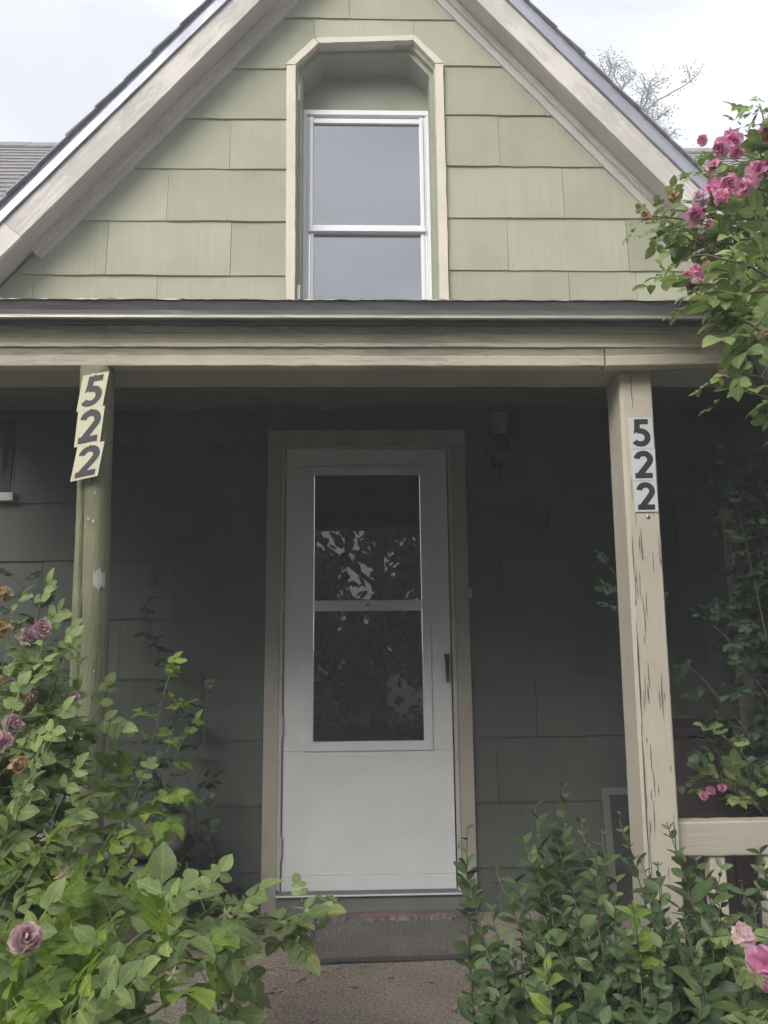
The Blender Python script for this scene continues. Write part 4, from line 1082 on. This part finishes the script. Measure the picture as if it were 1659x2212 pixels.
for i in range(3):
    r = random.Random(60 + i); V, F = [], []
    for k in range(5):
        v, f = leaflet(.024, .0042, .5, r.uniform(-1.0, .9), 4); mt = Matrix.Rotation(6.283 * k / 5 + r.uniform(-.2, .2), 4, 'Z') @ Matrix.Rotation(r.uniform(-.2, .5), 4, 'X'); o = len(V); V += xf(v, mt); F += [tuple(q + o for q in g_) for g_ in f]
    b = MB(); b.lathe([(.003, -.012), (.007, -.008), (.0085, -.002), (.006, .003), (.002, .004)], sides=7); o = len(V); V += b.v; F += [tuple(q + o for q in g_) for g_ in b.f]
    HIP.append((V, F))
FM = {}
def flower(pl, kind, tplset, mat, p, facing, sc=1.0, name='flower', label=None):
    k = random.randrange(len(tplset)); key = (kind, k, mat)
    if key not in FM:
        me = bpy.data.meshes.new(name); me.from_pydata(tplset[k][0], [], tplset[k][1]); me.materials.append(M[mat])
        for q in me.polygons: q.use_smooth = True
        FM[key] = me
    o = bpy.data.objects.new(name, FM[key]); COL.objects.link(o); o.parent = pl.root
    f = facing.normalized(); x = f.orthogonal().normalized(); y = f.cross(x)
    mt = Matrix((x, y, f)).transposed().to_4x4() @ Matrix.Rotation(rnd(0, 6.28), 4, 'Z') @ Matrix.Scale(sc, 4); mt.translation = p - pl.base; o.matrix_local = mt
    return o
def toward(p, mixup=.6): return ((CAM - p).normalized() + Vector((rnd(-.5, .5), rnd(-.3, .3), mixup))).normalized()

# ---- left rose bush (front)
random.seed(101)
RB = Plant('rose_bush', 'tall leafy rose bush with faded pink blooms before the log post', 'rose bush', (-.92, -2.15, -.35), ROSE, ['rose', 'roseyoung'], cap=295)
base = Vector((-.92, -2.10, -.35))
tips = [(80, 1325, -1.98), (15, 1350, -2.05), (135, 1425, -1.95), (95, 1385, -2.02), (205, 1545, -1.90), (130, 1445, -2.02), (60, 1505, -2.1), (10, 1425, -2.0), (130, 1560, -2.0), (20, 1560, -2.15), (145, 1650, -1.98), (100, 1610, -2.15),
        (50, 1690, -2.25), (130, 1730, -2.12), (20, 1780, -2.3), (120, 1800, -2.28), (180, 1810, -2.05), (70, 1880, -2.4), (190, 1880, -2.25), (10, 1950, -2.45), (130, 1960, -2.42), (250, 1960, -2.3), (60, 2050, -2.5), (180, 2060, -2.48),
        (20, 2150, -2.55), (130, 2160, -2.55), (250, 2170, -2.52), (40, 2220, -2.6), (300, 2080, -2.48), (330, 1990, -2.35), (90, 1740, -2.05), (30, 1640, -2.0), (200, 2220, -2.6), (110, 2240, -2.62),(10,1480,-1.9),(60,1420,-1.9)]
for (px, py, Y) in tips:
    tip = sight(px, py, Y); b0 = base + Vector((rnd(-.12, .12), rnd(-.15, .15), 0)); midp = b0.lerp(tip, .5) + Vector((rnd(-.08, .05), rnd(-.08, .08), rnd(.05, .2)))
    pts = bez(b0, midp, tip, 12); RB.stem(pts, .0045, .0016)
    cane_leaves(RB, pts, .42, .024, 1.08, 1 if random.random() < (.45 if py > 1750 else .15) else 0)
def branch(pl, lst, r0, r1, start, step, size, mat=0, stem='stem', **k):
    P_ = [sight(*q) for q in lst]; pts = []
    for i in range(len(P_) - 1):
        for t in (0, .25, .5, .75): pts.append(P_[i].lerp(P_[i + 1], t) + Vector((0, 0, .01 * math.sin(math.pi * t))))
    pts.append(P_[-1]); pl.stem(pts, r0, r1, stem); cane_leaves(pl, pts, start, step, size, mat, **k)
    return pts
# low branches reaching right over the porch edge
for lst, st, sz, mt in [([(250, 2060, -2.45), (420, 2030, -2.2), (560, 2010, -2.0), (672, 1945, -1.9)], .35, 1.0, 0), ([(300, 2040, -2.4), (420, 1990, -2.25), (510, 1955, -2.15)], .2, 1.05, 0), ([(280, 2100, -2.45), (430, 2075, -2.3), (520, 2100, -2.25)], .2, 1.1, 0),
                        ([(260, 2060, -2.45), (360, 2000, -2.35), (440, 1945, -2.25)], .2, 1.0, 0), ([(520, 2000, -2.05), (600, 1985, -2.0), (655, 2030, -1.95)], .3, .95, 0), ([(300, 2180, -2.5), (350, 2110, -2.48), (420, 2085, -2.45)], .2, 1.0, 1),
                        ([(180, 2180, -2.5), (230, 2120, -2.5), (290, 2090, -2.48)], .1, 1.0, 1), ([(200, 2280, -2.55), (330, 2190, -2.5), (440, 2150, -2.42)], .3, 1.0, 0)]:
    branch(RB, lst, .0032, .0014, st, .036, sz, mt)
# young shoots
branch(RB, [(215, 1960, -1.95), (255, 1840, -1.85), (320, 1650, -1.78), (362, 1470, -1.74)], .0036, .0012, .25, .030, .95, 1, face=.6)
branch(RB, [(225, 1980, -1.93), (280, 1860, -1.83), (350, 1720, -1.78), (395, 1600, -1.76)], .0034, .0012, .3, .034, .9, 1, face=.6)
branch(RB, [(255, 2010, -2.15), (290, 1930, -2.12), (318, 1880, -2.10)], .003, .0012, .2, .026, .85, 1)
branch(RB, [(200, 1900, -2.1), (240, 1800, -2.05), (330, 1730, -2.0)], .003, .0012, .2, .04, .9, 1)
branch(RB, [(230, 1930, -2.1), (260, 1820, -2.0), (300, 1700, -1.95)], .003, .0012, .3, .045, .9, 0)
random.seed(77)
for px, py, Y, kind in [(104, 1360, -2.0, 'pom'), (40, 1563, -2.1, 'pom'), (18, 1600, -2.15, 'pom'), (76, 2010, -2.52, 'pom'), (172, 1503, -2.0, 'bud'), (22, 1285, -2.0, 'dry'), (16, 1358, -2.05, 'dry'), (74, 1376, -1.98, 'fad'), (58, 1648, -2.15, 'dry'), (4, 1470, -2.05, 'dry'),
                        (90, 1532, -2.05, 'hip'), (45, 1870, -2.35, 'hip'), (150, 1878, -2.25, 'hip'), (495, 1962, -2.2, 'hip'), (525, 2018, -2.1, 'hip'), (400, 2012, -2.25, 'hip'), (255, 1990, -2.3, 'hip'), (72, 1510, -2.0, 'dry'), (178, 1764, -2.1, 'dry'), (385, 2085, -2.45, 'hip'), (150, 2200, -2.62, 'hip'), (260, 2075, -2.5, 'hip'), (120, 1800, -2.25, 'hip')]:
    p = sight(px, py, Y) + Vector((0, -.03, 0))
    if kind == 'pom': flower(RB, 'pom', POM, 'faded', p, toward(p, .3), rnd(.72, .9))
    elif kind == 'fad': flower(RB, 'fad', DRIED, 'faded', p, toward(p, .8), 1.0)
    elif kind == 'bud': flower(RB, 'budf', POM, 'faded', p, toward(p, .3), .42, 'bud')
    elif kind == 'dry': flower(RB, 'dry', DRIED, 'dried', p, toward(p, .4), rnd(.6, .85), 'spent_flower')
    else: flower(RB, 'hip', HIP, 'sepal', p, toward(p, .1), rnd(.42, .6), 'seed_head')
RB.finish()

# ---- vine on the wall left of the door
random.seed(202)
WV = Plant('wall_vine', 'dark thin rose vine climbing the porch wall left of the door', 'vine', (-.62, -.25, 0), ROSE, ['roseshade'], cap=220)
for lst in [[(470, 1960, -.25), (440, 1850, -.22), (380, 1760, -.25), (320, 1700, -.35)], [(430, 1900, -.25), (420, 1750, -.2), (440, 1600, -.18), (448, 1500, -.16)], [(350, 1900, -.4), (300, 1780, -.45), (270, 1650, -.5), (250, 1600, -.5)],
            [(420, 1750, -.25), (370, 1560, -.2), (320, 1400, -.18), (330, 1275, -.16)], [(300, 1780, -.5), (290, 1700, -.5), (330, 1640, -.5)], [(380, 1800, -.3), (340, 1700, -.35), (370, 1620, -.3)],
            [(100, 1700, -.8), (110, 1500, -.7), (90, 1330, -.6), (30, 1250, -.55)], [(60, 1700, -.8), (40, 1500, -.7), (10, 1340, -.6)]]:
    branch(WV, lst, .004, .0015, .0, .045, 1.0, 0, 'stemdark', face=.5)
WV.finish()

# ---- privet shrub, right foreground
random.seed(303)
PV = Plant('privet_shrub', 'dense dark green privet shrub at the foot of the square post', 'shrub', (.62, -2.0, -.35), PRIV, ['privet', 'roseyoung'], cap=298)
pb_ = Vector((.62, -1.98, -.35))
def shoot(tipx, tipy, Y, bb, start, step, size, mat=0):
    tip = sight(tipx, tipy, Y); b0 = bb + Vector((rnd(-.25, .3), rnd(-.15, .12), 0)); b0.x = b0.x * .5 + tip.x * .5
    md = b0.lerp(tip, .55) + Vector((rnd(-.09, .09), rnd(-.09, .06), rnd(.0, .12)))
    pts = bez(b0, md, tip, 12); PV.stem(pts, .0042, .0010, 'stemdark', 'shoot', 5)
    L = 0; tot = sum((a - b).length for a, b in zip(pts[:-1], pts[1:])); s = tot * start; side = 0
    while s < tot:
        acc = 0
        for a, b in zip(pts[:-1], pts[1:]):
            l = (b - a).length
            if acc + l >= s: p = a.lerp(b, (s - acc) / l); d = (b - a).normalized(); break
            acc += l
        ax = d.orthogonal().normalized(); ax = Matrix.Rotation(side * 1.57 + rnd(-.4, .4), 3, d) @ ax
        fr = s / tot; sz = size * rnd(.55, 1.35) * (1 - .5 * max(0, (fr - .85) / .15))
        for q in (1, -1):
            if random.random() < .9: PV.leaf(p, (ax * q + d * rnd(.3, 1.0)).normalized(), (Vector((0, 0, 1)) * .7 + d * .5 + (CAM - p).normalized() * .4 + Vector((rnd(-.5, .5), rnd(-.5, .5), 0))).normalized(), sz, mat)
        side += 1; s += step * rnd(.7, 1.3)
ptips = [(1010, 1782, -1.85), (1006, 1888, -1.9), (1216, 1690, -1.75), (1155, 1745, -1.85), (1130, 1805, -1.9), (1252, 1765, -1.8), (1335, 1762, -1.72), (1288, 1835, -1.9), (1440, 1775, -1.95), (1500, 1850, -1.85), (1560, 1870, -1.85), (1640, 1830, -1.8), (1600, 1900, -1.9), (1110, 1900, -1.95), (1200, 1860, -1.9), (1060, 1960, -1.95),
         (1025, 2085, -2.05), (1050, 2130, -2.1), (1150, 1960, -2.0), (1240, 1930, -2.0), (1330, 1900, -2.0), (1400, 1930, -2.05), (1470, 1960, -2.05), (1540, 1980, -2.05), (1630, 1960, -2.0), (1100, 2050, -2.1), (1180, 2030, -2.1), (1260, 2010, -2.12), (1350, 2010, -2.15), (1430, 2040, -2.15), (1510, 2060, -2.15), (1600, 2070, -2.12), (1650, 2050, -2.1),
         (1080, 2150, -2.2), (1160, 2130, -2.2), (1250, 2110, -2.22), (1340, 2110, -2.25), (1430, 2130, -2.25), (1520, 2150, -2.25), (1610, 2160, -2.2), (1100, 2230, -2.25), (1200, 2210, -2.3), (1300, 2210, -2.3), (1400, 2220, -2.3), (1500, 2230, -2.3), (1600, 2240, -2.28), (1380, 1850, -1.8), (1190, 1780, -1.8), (1070, 1880, -1.9), (1300, 1790, -1.75), (1420, 1860, -1.9), (1170, 1830, -1.85), (1560, 1930, -1.8), (1655, 1900, -1.8)]
for (x, y, Y) in ptips: shoot(x, y, Y, pb_, .25, .023, 1.0)
for _ in range(95):
    x = rnd(1050, 1680); y = rnd(1950 + max(0, 1150 - x) * .8, 2260); shoot(x, y, rnd(-2.15, -1.75), pb_, .35, .024, 1.0)
for (x, y, Y) in [(1180, 2080, -2.28), (1365, 1945, -2.1)]: shoot(x, y, Y, pb_, .86, .022, 1.05, 1)
PV.finish()

# ---- climbing rose, upper right
random.seed(404)
CR = Plant('climbing_rose', 'climbing rose with bright pink blooms arching in over the gutter at right', 'rose bush', (1.25, -1.75, -.35), ROSE, ['rose', 'roseyoung'], cap=280)
CR.stem([Vector((1.25, -1.75, -.35)), Vector((1.32, -1.78, .6)), Vector((1.28, -1.85, 1.5)), Vector((1.15, -1.9, 2.0)), Vector((1.12, -1.85, 2.5))], .012, .007, 'stemdark', 'trunk', 8)
for lst, sz, st in [([(1800, 700, -2.05), (1700, 560, -2.0), (1560, 500, -1.95), (1430, 470, -1.92), (1385, 480, -1.9)], .78, .15), ([(1800, 650, -2.2), (1680, 610, -2.25), (1560, 560, -2.25), (1480, 560, -2.2)], 1.0, .2), ([(1800, 700, -2.3), (1700, 640, -2.35), (1600, 640, -2.35), (1510, 640, -2.3), (1470, 610, -2.28)], 1.05, .25),
                    ([(1800, 800, -2.3), (1680, 760, -2.3), (1600, 690, -2.3), (1530, 660, -2.3)], 1.05, .2), ([(1800, 600, -1.95), (1700, 460, -1.9), (1600, 400, -1.85), (1530, 380, -1.8)], .8, .1), ([(1800, 500, -1.95), (1700, 380, -1.9), (1620, 340, -1.85), (1550, 330, -1.8)], .8, .1),
                    ([(1780, 450, -1.95), (1690, 330, -1.9), (1650, 260, -1.88), (1640, 225, -1.86)], .8, .1), ([(1780, 520, -1.9), (1690, 420, -1.85), (1640, 330, -1.85), (1610, 280, -1.85)], .8, .1), ([(1800, 900, -2.1), (1700, 850, -2.05), (1620, 810, -2.0), (1550, 815, -1.98)], .85, .3), ([(1800, 960, -2.0), (1700, 890, -2.0), (1620, 850, -1.98), (1570, 850, -1.95)], .85, .3),
                    ([(1780, 600, -1.9), (1690, 520, -1.9), (1600, 470, -1.88), (1500, 450, -1.86)], .8, .1), ([(1780, 560, -1.9), (1680, 480, -1.85), (1620, 430, -1.8)], .8, .1), ([(1780, 640, -2.1), (1700, 560, -2.1), (1640, 530, -2.1), (1590, 540, -2.1)], .95, .1), ([(1780, 470, -1.8), (1700, 400, -1.8), (1650, 370, -1.8), (1600, 350, -1.8)], .8, .1),
                    ([(1780, 560, -1.7), (1690, 470, -1.7), (1620, 420, -1.7), (1560, 420, -1.7)], .8, .1), ([(1780, 420, -1.75), (1720, 320, -1.75), (1680, 260, -1.75)], .8, .1), ([(1790, 800, -2.35), (1720, 720, -2.35), (1660, 680, -2.35)], 1.0, .2), ([(1700, 640, -2.35), (1640, 700, -2.35), (1610, 760, -2.35)], 1.0, .3)]:
    branch(CR, lst, .0035, .0013, st, .034, sz, 0, 'stemdark', face=.4)
for k in range(30):
    tx, ty = rnd(1500, 1670), rnd(330, 640); Y = rnd(-1.98, -1.72)
    branch(CR, [(1790 + rnd(-30, 30), ty + rnd(20, 160), Y), ((1790 + tx) / 2, ty + rnd(0, 70), Y), (tx, ty, Y)], .003, .0012, .25, .036, .8, 0, 'stemdark', face=.3, jit=.9)
for tx, ty in [(1400, 475), (1420, 500), (1440, 455), (1455, 500), (1475, 455), (1490, 520), (1440, 490), (1510, 470), (1530, 520), (1650, 240), (1630, 270), (1655, 280)]:
    branch(CR, [(tx + 130, ty + 60, -1.93), (tx + 60, ty + 15, -1.93), (tx, ty, -1.92)], .002, .001, .2, .026, .66, 0, 'stemdark', face=.3, jit=.9)
random.seed(55)
for px, py, Y, kind, sc in [(1485, 482, -2.05, 'o', 1.0), (1500, 445, -2.0, 'd', .9), (1530, 420, -1.95, 'o', .9), (1560, 415, -1.98, 'o', 1.1), (1595, 420, -1.95, 'o', 1.1), (1620, 385, -1.95, 'o', 1.1), (1610, 410, -1.95, 'o', 1.0), (1545, 335, -1.9, 'o', .95), (1575, 318, -1.9, 'o', .9), (1530, 375, -1.9, 'o', .8), (1640, 310, -1.9, 'o', 1.1), (1655, 300, -1.9, 'o', 1.0),
                            (1385, 480, -1.95, 's', 1.0), (1445, 440, -1.95, 's', 1.0), (1472, 612, -2.3, 'o', .55), (1490, 600, -2.3, 'o', .5), (1512, 592, -2.3, 'b', .5), (1478, 635, -2.3, 'b', .5), (1505, 618, -2.3, 'o', .5), (1545, 812, -2.0, 's', .55), (1640, 735, -2.35, 's', .8), (1505, 320, -1.9, 'o', .6), (1580, 345, -1.85, 'o', .8), (1565, 310, -1.88, 'o', .8), (1520, 500, -1.95, 'o', .5), (1545, 440, -1.98, 'o', .8)]:
    p = sight(px, py, Y) + Vector((0, -.03, 0))
    if kind == 'o': flower(CR, 'open', OPENROSE, 'pink', p, toward(p, rnd(-.4, .8)) + Vector((rnd(-.6, .6), 0, 0)), sc * .66)
    elif kind == 'b': flower(CR, 'bud', POM, 'pink', p, toward(p, .5), sc * .7, 'bud')
    elif kind == 'd': flower(CR, 'dp', DRIED, 'faded', p, toward(p, .4), sc)
    else: flower(CR, 'sp', DRIED, 'dried', p, toward(p, .3), sc * .6, 'spent_flower')
CR.finish()

# ---- shaded rose behind the railing
random.seed(505)
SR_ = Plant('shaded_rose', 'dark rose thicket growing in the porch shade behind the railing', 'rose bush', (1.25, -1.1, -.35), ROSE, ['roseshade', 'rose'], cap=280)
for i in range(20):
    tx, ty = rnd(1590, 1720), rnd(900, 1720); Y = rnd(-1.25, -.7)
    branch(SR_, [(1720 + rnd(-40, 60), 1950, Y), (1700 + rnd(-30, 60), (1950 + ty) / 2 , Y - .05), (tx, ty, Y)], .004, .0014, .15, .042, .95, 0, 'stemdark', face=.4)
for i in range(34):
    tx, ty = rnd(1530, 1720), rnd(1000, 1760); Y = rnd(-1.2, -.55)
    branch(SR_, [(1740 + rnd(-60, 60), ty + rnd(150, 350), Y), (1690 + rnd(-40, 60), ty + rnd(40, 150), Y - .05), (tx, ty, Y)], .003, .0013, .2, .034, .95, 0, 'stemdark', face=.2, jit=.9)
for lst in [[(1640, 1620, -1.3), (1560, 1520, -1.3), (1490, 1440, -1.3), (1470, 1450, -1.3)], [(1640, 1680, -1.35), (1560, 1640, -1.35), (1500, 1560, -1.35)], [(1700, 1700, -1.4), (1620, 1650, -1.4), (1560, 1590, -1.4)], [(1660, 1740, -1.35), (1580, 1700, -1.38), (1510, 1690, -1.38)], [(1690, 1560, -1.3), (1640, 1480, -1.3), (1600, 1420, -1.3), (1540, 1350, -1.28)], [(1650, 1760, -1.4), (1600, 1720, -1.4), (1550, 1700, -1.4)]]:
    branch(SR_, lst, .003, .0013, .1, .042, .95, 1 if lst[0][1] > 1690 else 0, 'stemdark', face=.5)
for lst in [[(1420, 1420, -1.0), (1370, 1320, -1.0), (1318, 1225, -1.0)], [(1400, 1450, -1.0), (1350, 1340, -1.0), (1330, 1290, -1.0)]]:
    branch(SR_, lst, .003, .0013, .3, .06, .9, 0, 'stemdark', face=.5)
for px, py in [(1535, 1708), (1560, 1702), (1520, 1720)]:
    p = sight(px, py, -1.42); flower(SR_, 'bud2', POM, 'pink', p, toward(p, .4), .45, 'bud')
SR_.finish()

# ---- pink rose low at the right edge
random.seed(606)
LR = Plant('low_rose', 'small rose with one bright pink bloom at the lower right edge', 'rose bush', (1.0, -2.2, -.35), ROSE, ['rose'], cap=200)
for lst in [[(1800, 2300, -2.3), (1720, 2200, -2.35), (1650, 2110, -2.4)], [(1800, 2250, -2.3), (1720, 2150, -2.35), (1660, 2180, -2.4)], [(1800, 2150, -2.2), (1700, 2060, -2.25), (1610, 2020, -2.25)], [(1800, 2350, -2.3), (1700, 2230, -2.35), (1640, 2200, -2.4)]]:
    branch(LR, lst, .003, .0013, .2, .045, 1.0, 0)
p = sight(1652, 2085, -2.35); flower(LR, 'open', OPENROSE, 'pink', p, toward(p, .2), .85)
p = sight(1668, 2115, -2.35); flower(LR, 'open', OPENROSE, 'pink', p, toward(p, .2), .7)
p = sight(1605, 2018, -2.3); flower(LR, 'dp', DRIED, 'faded', p, toward(p, .2), .8, 'spent_flower')
LR.finish()

# ------------------------------------------------------------------ trees
def tree(name, label, base, h, crown_r, nleaf, leafsize, seed, group=None, sparse=False, trunk_r=.12, fit=None, clear=0.0):
    r = random.Random(seed); root = tag(empty(name, base), label, 'tree', group)
    wood = MB(); lf = MB(); ends = []
    def grow(p, d, l, rad, depth):
        n = 4; pts = [p]
        for i in range(n):
            d = (d + Vector((r.uniform(-.22, .22), r.uniform(-.22, .22), r.uniform(-.05, .18)))).normalized(); pts.append(pts[-1] + d * l / n)
        wood.tube(pts, [rad * (1 - .45 * i / n) for i in range(n + 1)], 5 if depth else 8)
        if depth >= 2: ends.extend(pts[1:])
        if depth < (4 if sparse else 4):
            for k in range(3 if depth else 5):
                q = pts[r.randrange(2, n + 1)] if depth else pts[2 + k % 3]
                a = r.uniform(0, 6.28); nd = (d * r.uniform(.5, 1.0) + Vector((math.cos(a), math.sin(a), r.uniform(-.1, .5))) * r.uniform(.6, .9)).normalized()
                grow(q, nd, l * r.uniform(.55, .75), rad * .55, depth + 1)
    if clear: wood.tube([(0, 0, 0), (.04, .05, h * clear * .5), (0, 0, h * clear)], [trunk_r * 1.5, trunk_r * 1.2, trunk_r], 8)
    grow(Vector((0, 0, h * clear)), Vector((0, 0, 1)), h * (1 - clear) * .5, trunk_r, 0)
    for k in range(nleaf):
        p = r.choice(ends) + Vector((r.gauss(0, 1), r.gauss(0, 1), r.gauss(0, 1))) * crown_r
        d = Vector((r.uniform(-1, 1), r.uniform(-1, 1), r.uniform(-1, .4))).normalized()
        mt = frame_of(d, Vector((r.uniform(-1, 1), r.uniform(-1, 1), 1)).normalized()).to_4x4() @ Matrix.Scale(leafsize * r.uniform(.7, 1.3), 4); mt.translation = p
        v, f = TREE[0]; lf.add(xf(v, mt), f)
    if fit:
        zc = h * clear; up_ = [p for p in lf.v if p[2] > zc]
        zs = sorted(p[2] for p in up_); k_ = (h - zc) / (zs[int(len(zs) * .995)] - zc)
        xs_ = sorted(p[0] for p in up_); xm = xs_[len(xs_) // 2]; kx = fit / (xs_[int(len(xs_) * .97)] - xs_[int(len(xs_) * .03)])
        for q in (wood, lf): q.v = [((a - xm * min(1, max(0, (c - zc) / (h - zc) * 2))) * (kx if c > zc else 1), b_ * (kx * .45 if c > zc else 1), zc + (c - zc) * k_ if c > zc else c) for a, b_, c in q.v]
    wood.build('trunk', M['bark'], root, True)
    tag(lf.build('crown', M['treeleaf'], root), kind='stuff')
    return root
tb = sight(1372, 318, 13.0); top = sight(1420, 158, 13.0)
tree('sparse_tree', 'sparse feathery tree standing behind the house above the right roof', (tb.x, 13.0, -.35), top.z + .35, 0.085, 6500, .5, 8, sparse=True, trunk_r=.12, fit=2.25, clear=.70)
t2 = sight(1545, 300, 16.0)
tree('distant_treetop', 'small treetop peeping over the ridge beside the pink roses', (t2.x, 16.0, -.35), t2.z + .35, .12, 700, .8, 12, sparse=True, trunk_r=.06, fit=1.6, clear=.85)
def bushy(name, label, base, h, rx, n, size, seed, group):
    """broad tree leafed nearly to the ground"""
    r = random.Random(seed); root = tag(empty(name, base), label, 'tree', group); w = MB(); lf = MB()
    w.tube([(0, 0, 0), (.05, .02, h * .3), (0, .05, h * .75)], [.16, .12, .04], 8)
    for k in range(9):
        a = r.uniform(0, 6.28); z = h * r.uniform(.15, .6); w.tube([(0, 0, z), (math.cos(a) * rx * .5, math.sin(a) * rx * .5, z + h * .12), (math.cos(a) * rx * .8, math.sin(a) * rx * .8, z + h * .2)], [.06, .04, .015], 5)
    clumps = []
    for k in range(46):
        a = r.uniform(0, 6.28); z = r.uniform(.06, .95); rr = rx * math.sqrt(max(.05, 1 - ((z - .42) / .60) ** 2)) * r.uniform(.45, 1.0)
        clumps.append((Vector((math.cos(a) * rr, math.sin(a) * rr, z * h)), r.uniform(.35, .62)))
    for k in range(n):
        c, cr_ = r.choice(clumps); p = c + Vector((r.gauss(0, 1), r.gauss(0, 1), r.gauss(0, .8))) * cr_ * .62
        d = Vector((r.uniform(-1, 1), r.uniform(-1, 1), r.uniform(-1, .4))).normalized()
        mt = frame_of(d, Vector((r.uniform(-1, 1), r.uniform(-1, 1), 1)).normalized()).to_4x4() @ Matrix.Scale(size * r.uniform(.7, 1.3), 4); mt.translation = p
        v, f = TREE[0]; lf.add(xf(v, mt), f)
    w.build('trunk', M['bark'], root, True); tag(lf.build('crown', M['treeleaf'], root), kind='stuff')
place = ['far left', 'left', 'left of centre', 'centre', 'right of centre', 'right', 'far right']
for i, (x, y, h) in enumerate([(-7.8, -10.2, 7.0), (-5.0, -11.0, 6.6), (-2.4, -11.6, 6.9), (.3, -11.2, 6.3), (2.9, -11.7, 6.8), (5.4, -11.0, 6.5), (8.0, -10.4, 7.1)]):
    bushy('yard_tree', 'leafy tree across the yard, %s in the door glass reflection' % place[i], (x, y, -.35), h, 1.9, 4200, 3.0, 31 + i, 'trees across the yard')
for i, (x, y, h, lab) in enumerate([(-5.4, -3.0, 3.0, 'leafy light-blocking tree added left of the porch, near the street side'), (-4.9, -.4, 2.4, 'leafy light-blocking tree added left of the porch, close to the house wall'), (-8.2, -7.2, 4.2, 'low leafy light-blocking tree added at the left side of the yard'),
                                   (5.0, -3.2, 5.4, 'leafy light-blocking tree added right of the porch, near the street side'), (4.4, -.5, 4.6, 'leafy light-blocking tree added right of the porch, close to the house wall'), (6.9, -6.8, 6.4, 'tall leafy light-blocking tree added at the right side of the yard')]):
    bushy('light_block_tree', lab, (x, y, -.35), h, 1.6, 4000, 3.0, 61 + i, 'unseen trees added to block side light')  # unseen trees, added to keep side light out of the porch

# ------------------------------------------------------------------ haze box added to imitate the veil of the lens
mt, t, out = nt_new('lens veil haze'); pv = N(t, 'ShaderNodeVolumePrincipled'); pv.inputs['Color'].default_value = (.88, .92, 1, 1)
pv.inputs['Density'].default_value = HAZE; pv.inputs['Anisotropy'].default_value = .0
t.links.new(pv.outputs[0], out.inputs['Volume'])
mb = MB(); mb.box(-18, 18, -18, 22, -1.6, 14.5); tag(mb.build('haze', mt), 'thin even haze volume added around the house to imitate the lens veil', 'haze', kind='stuff')
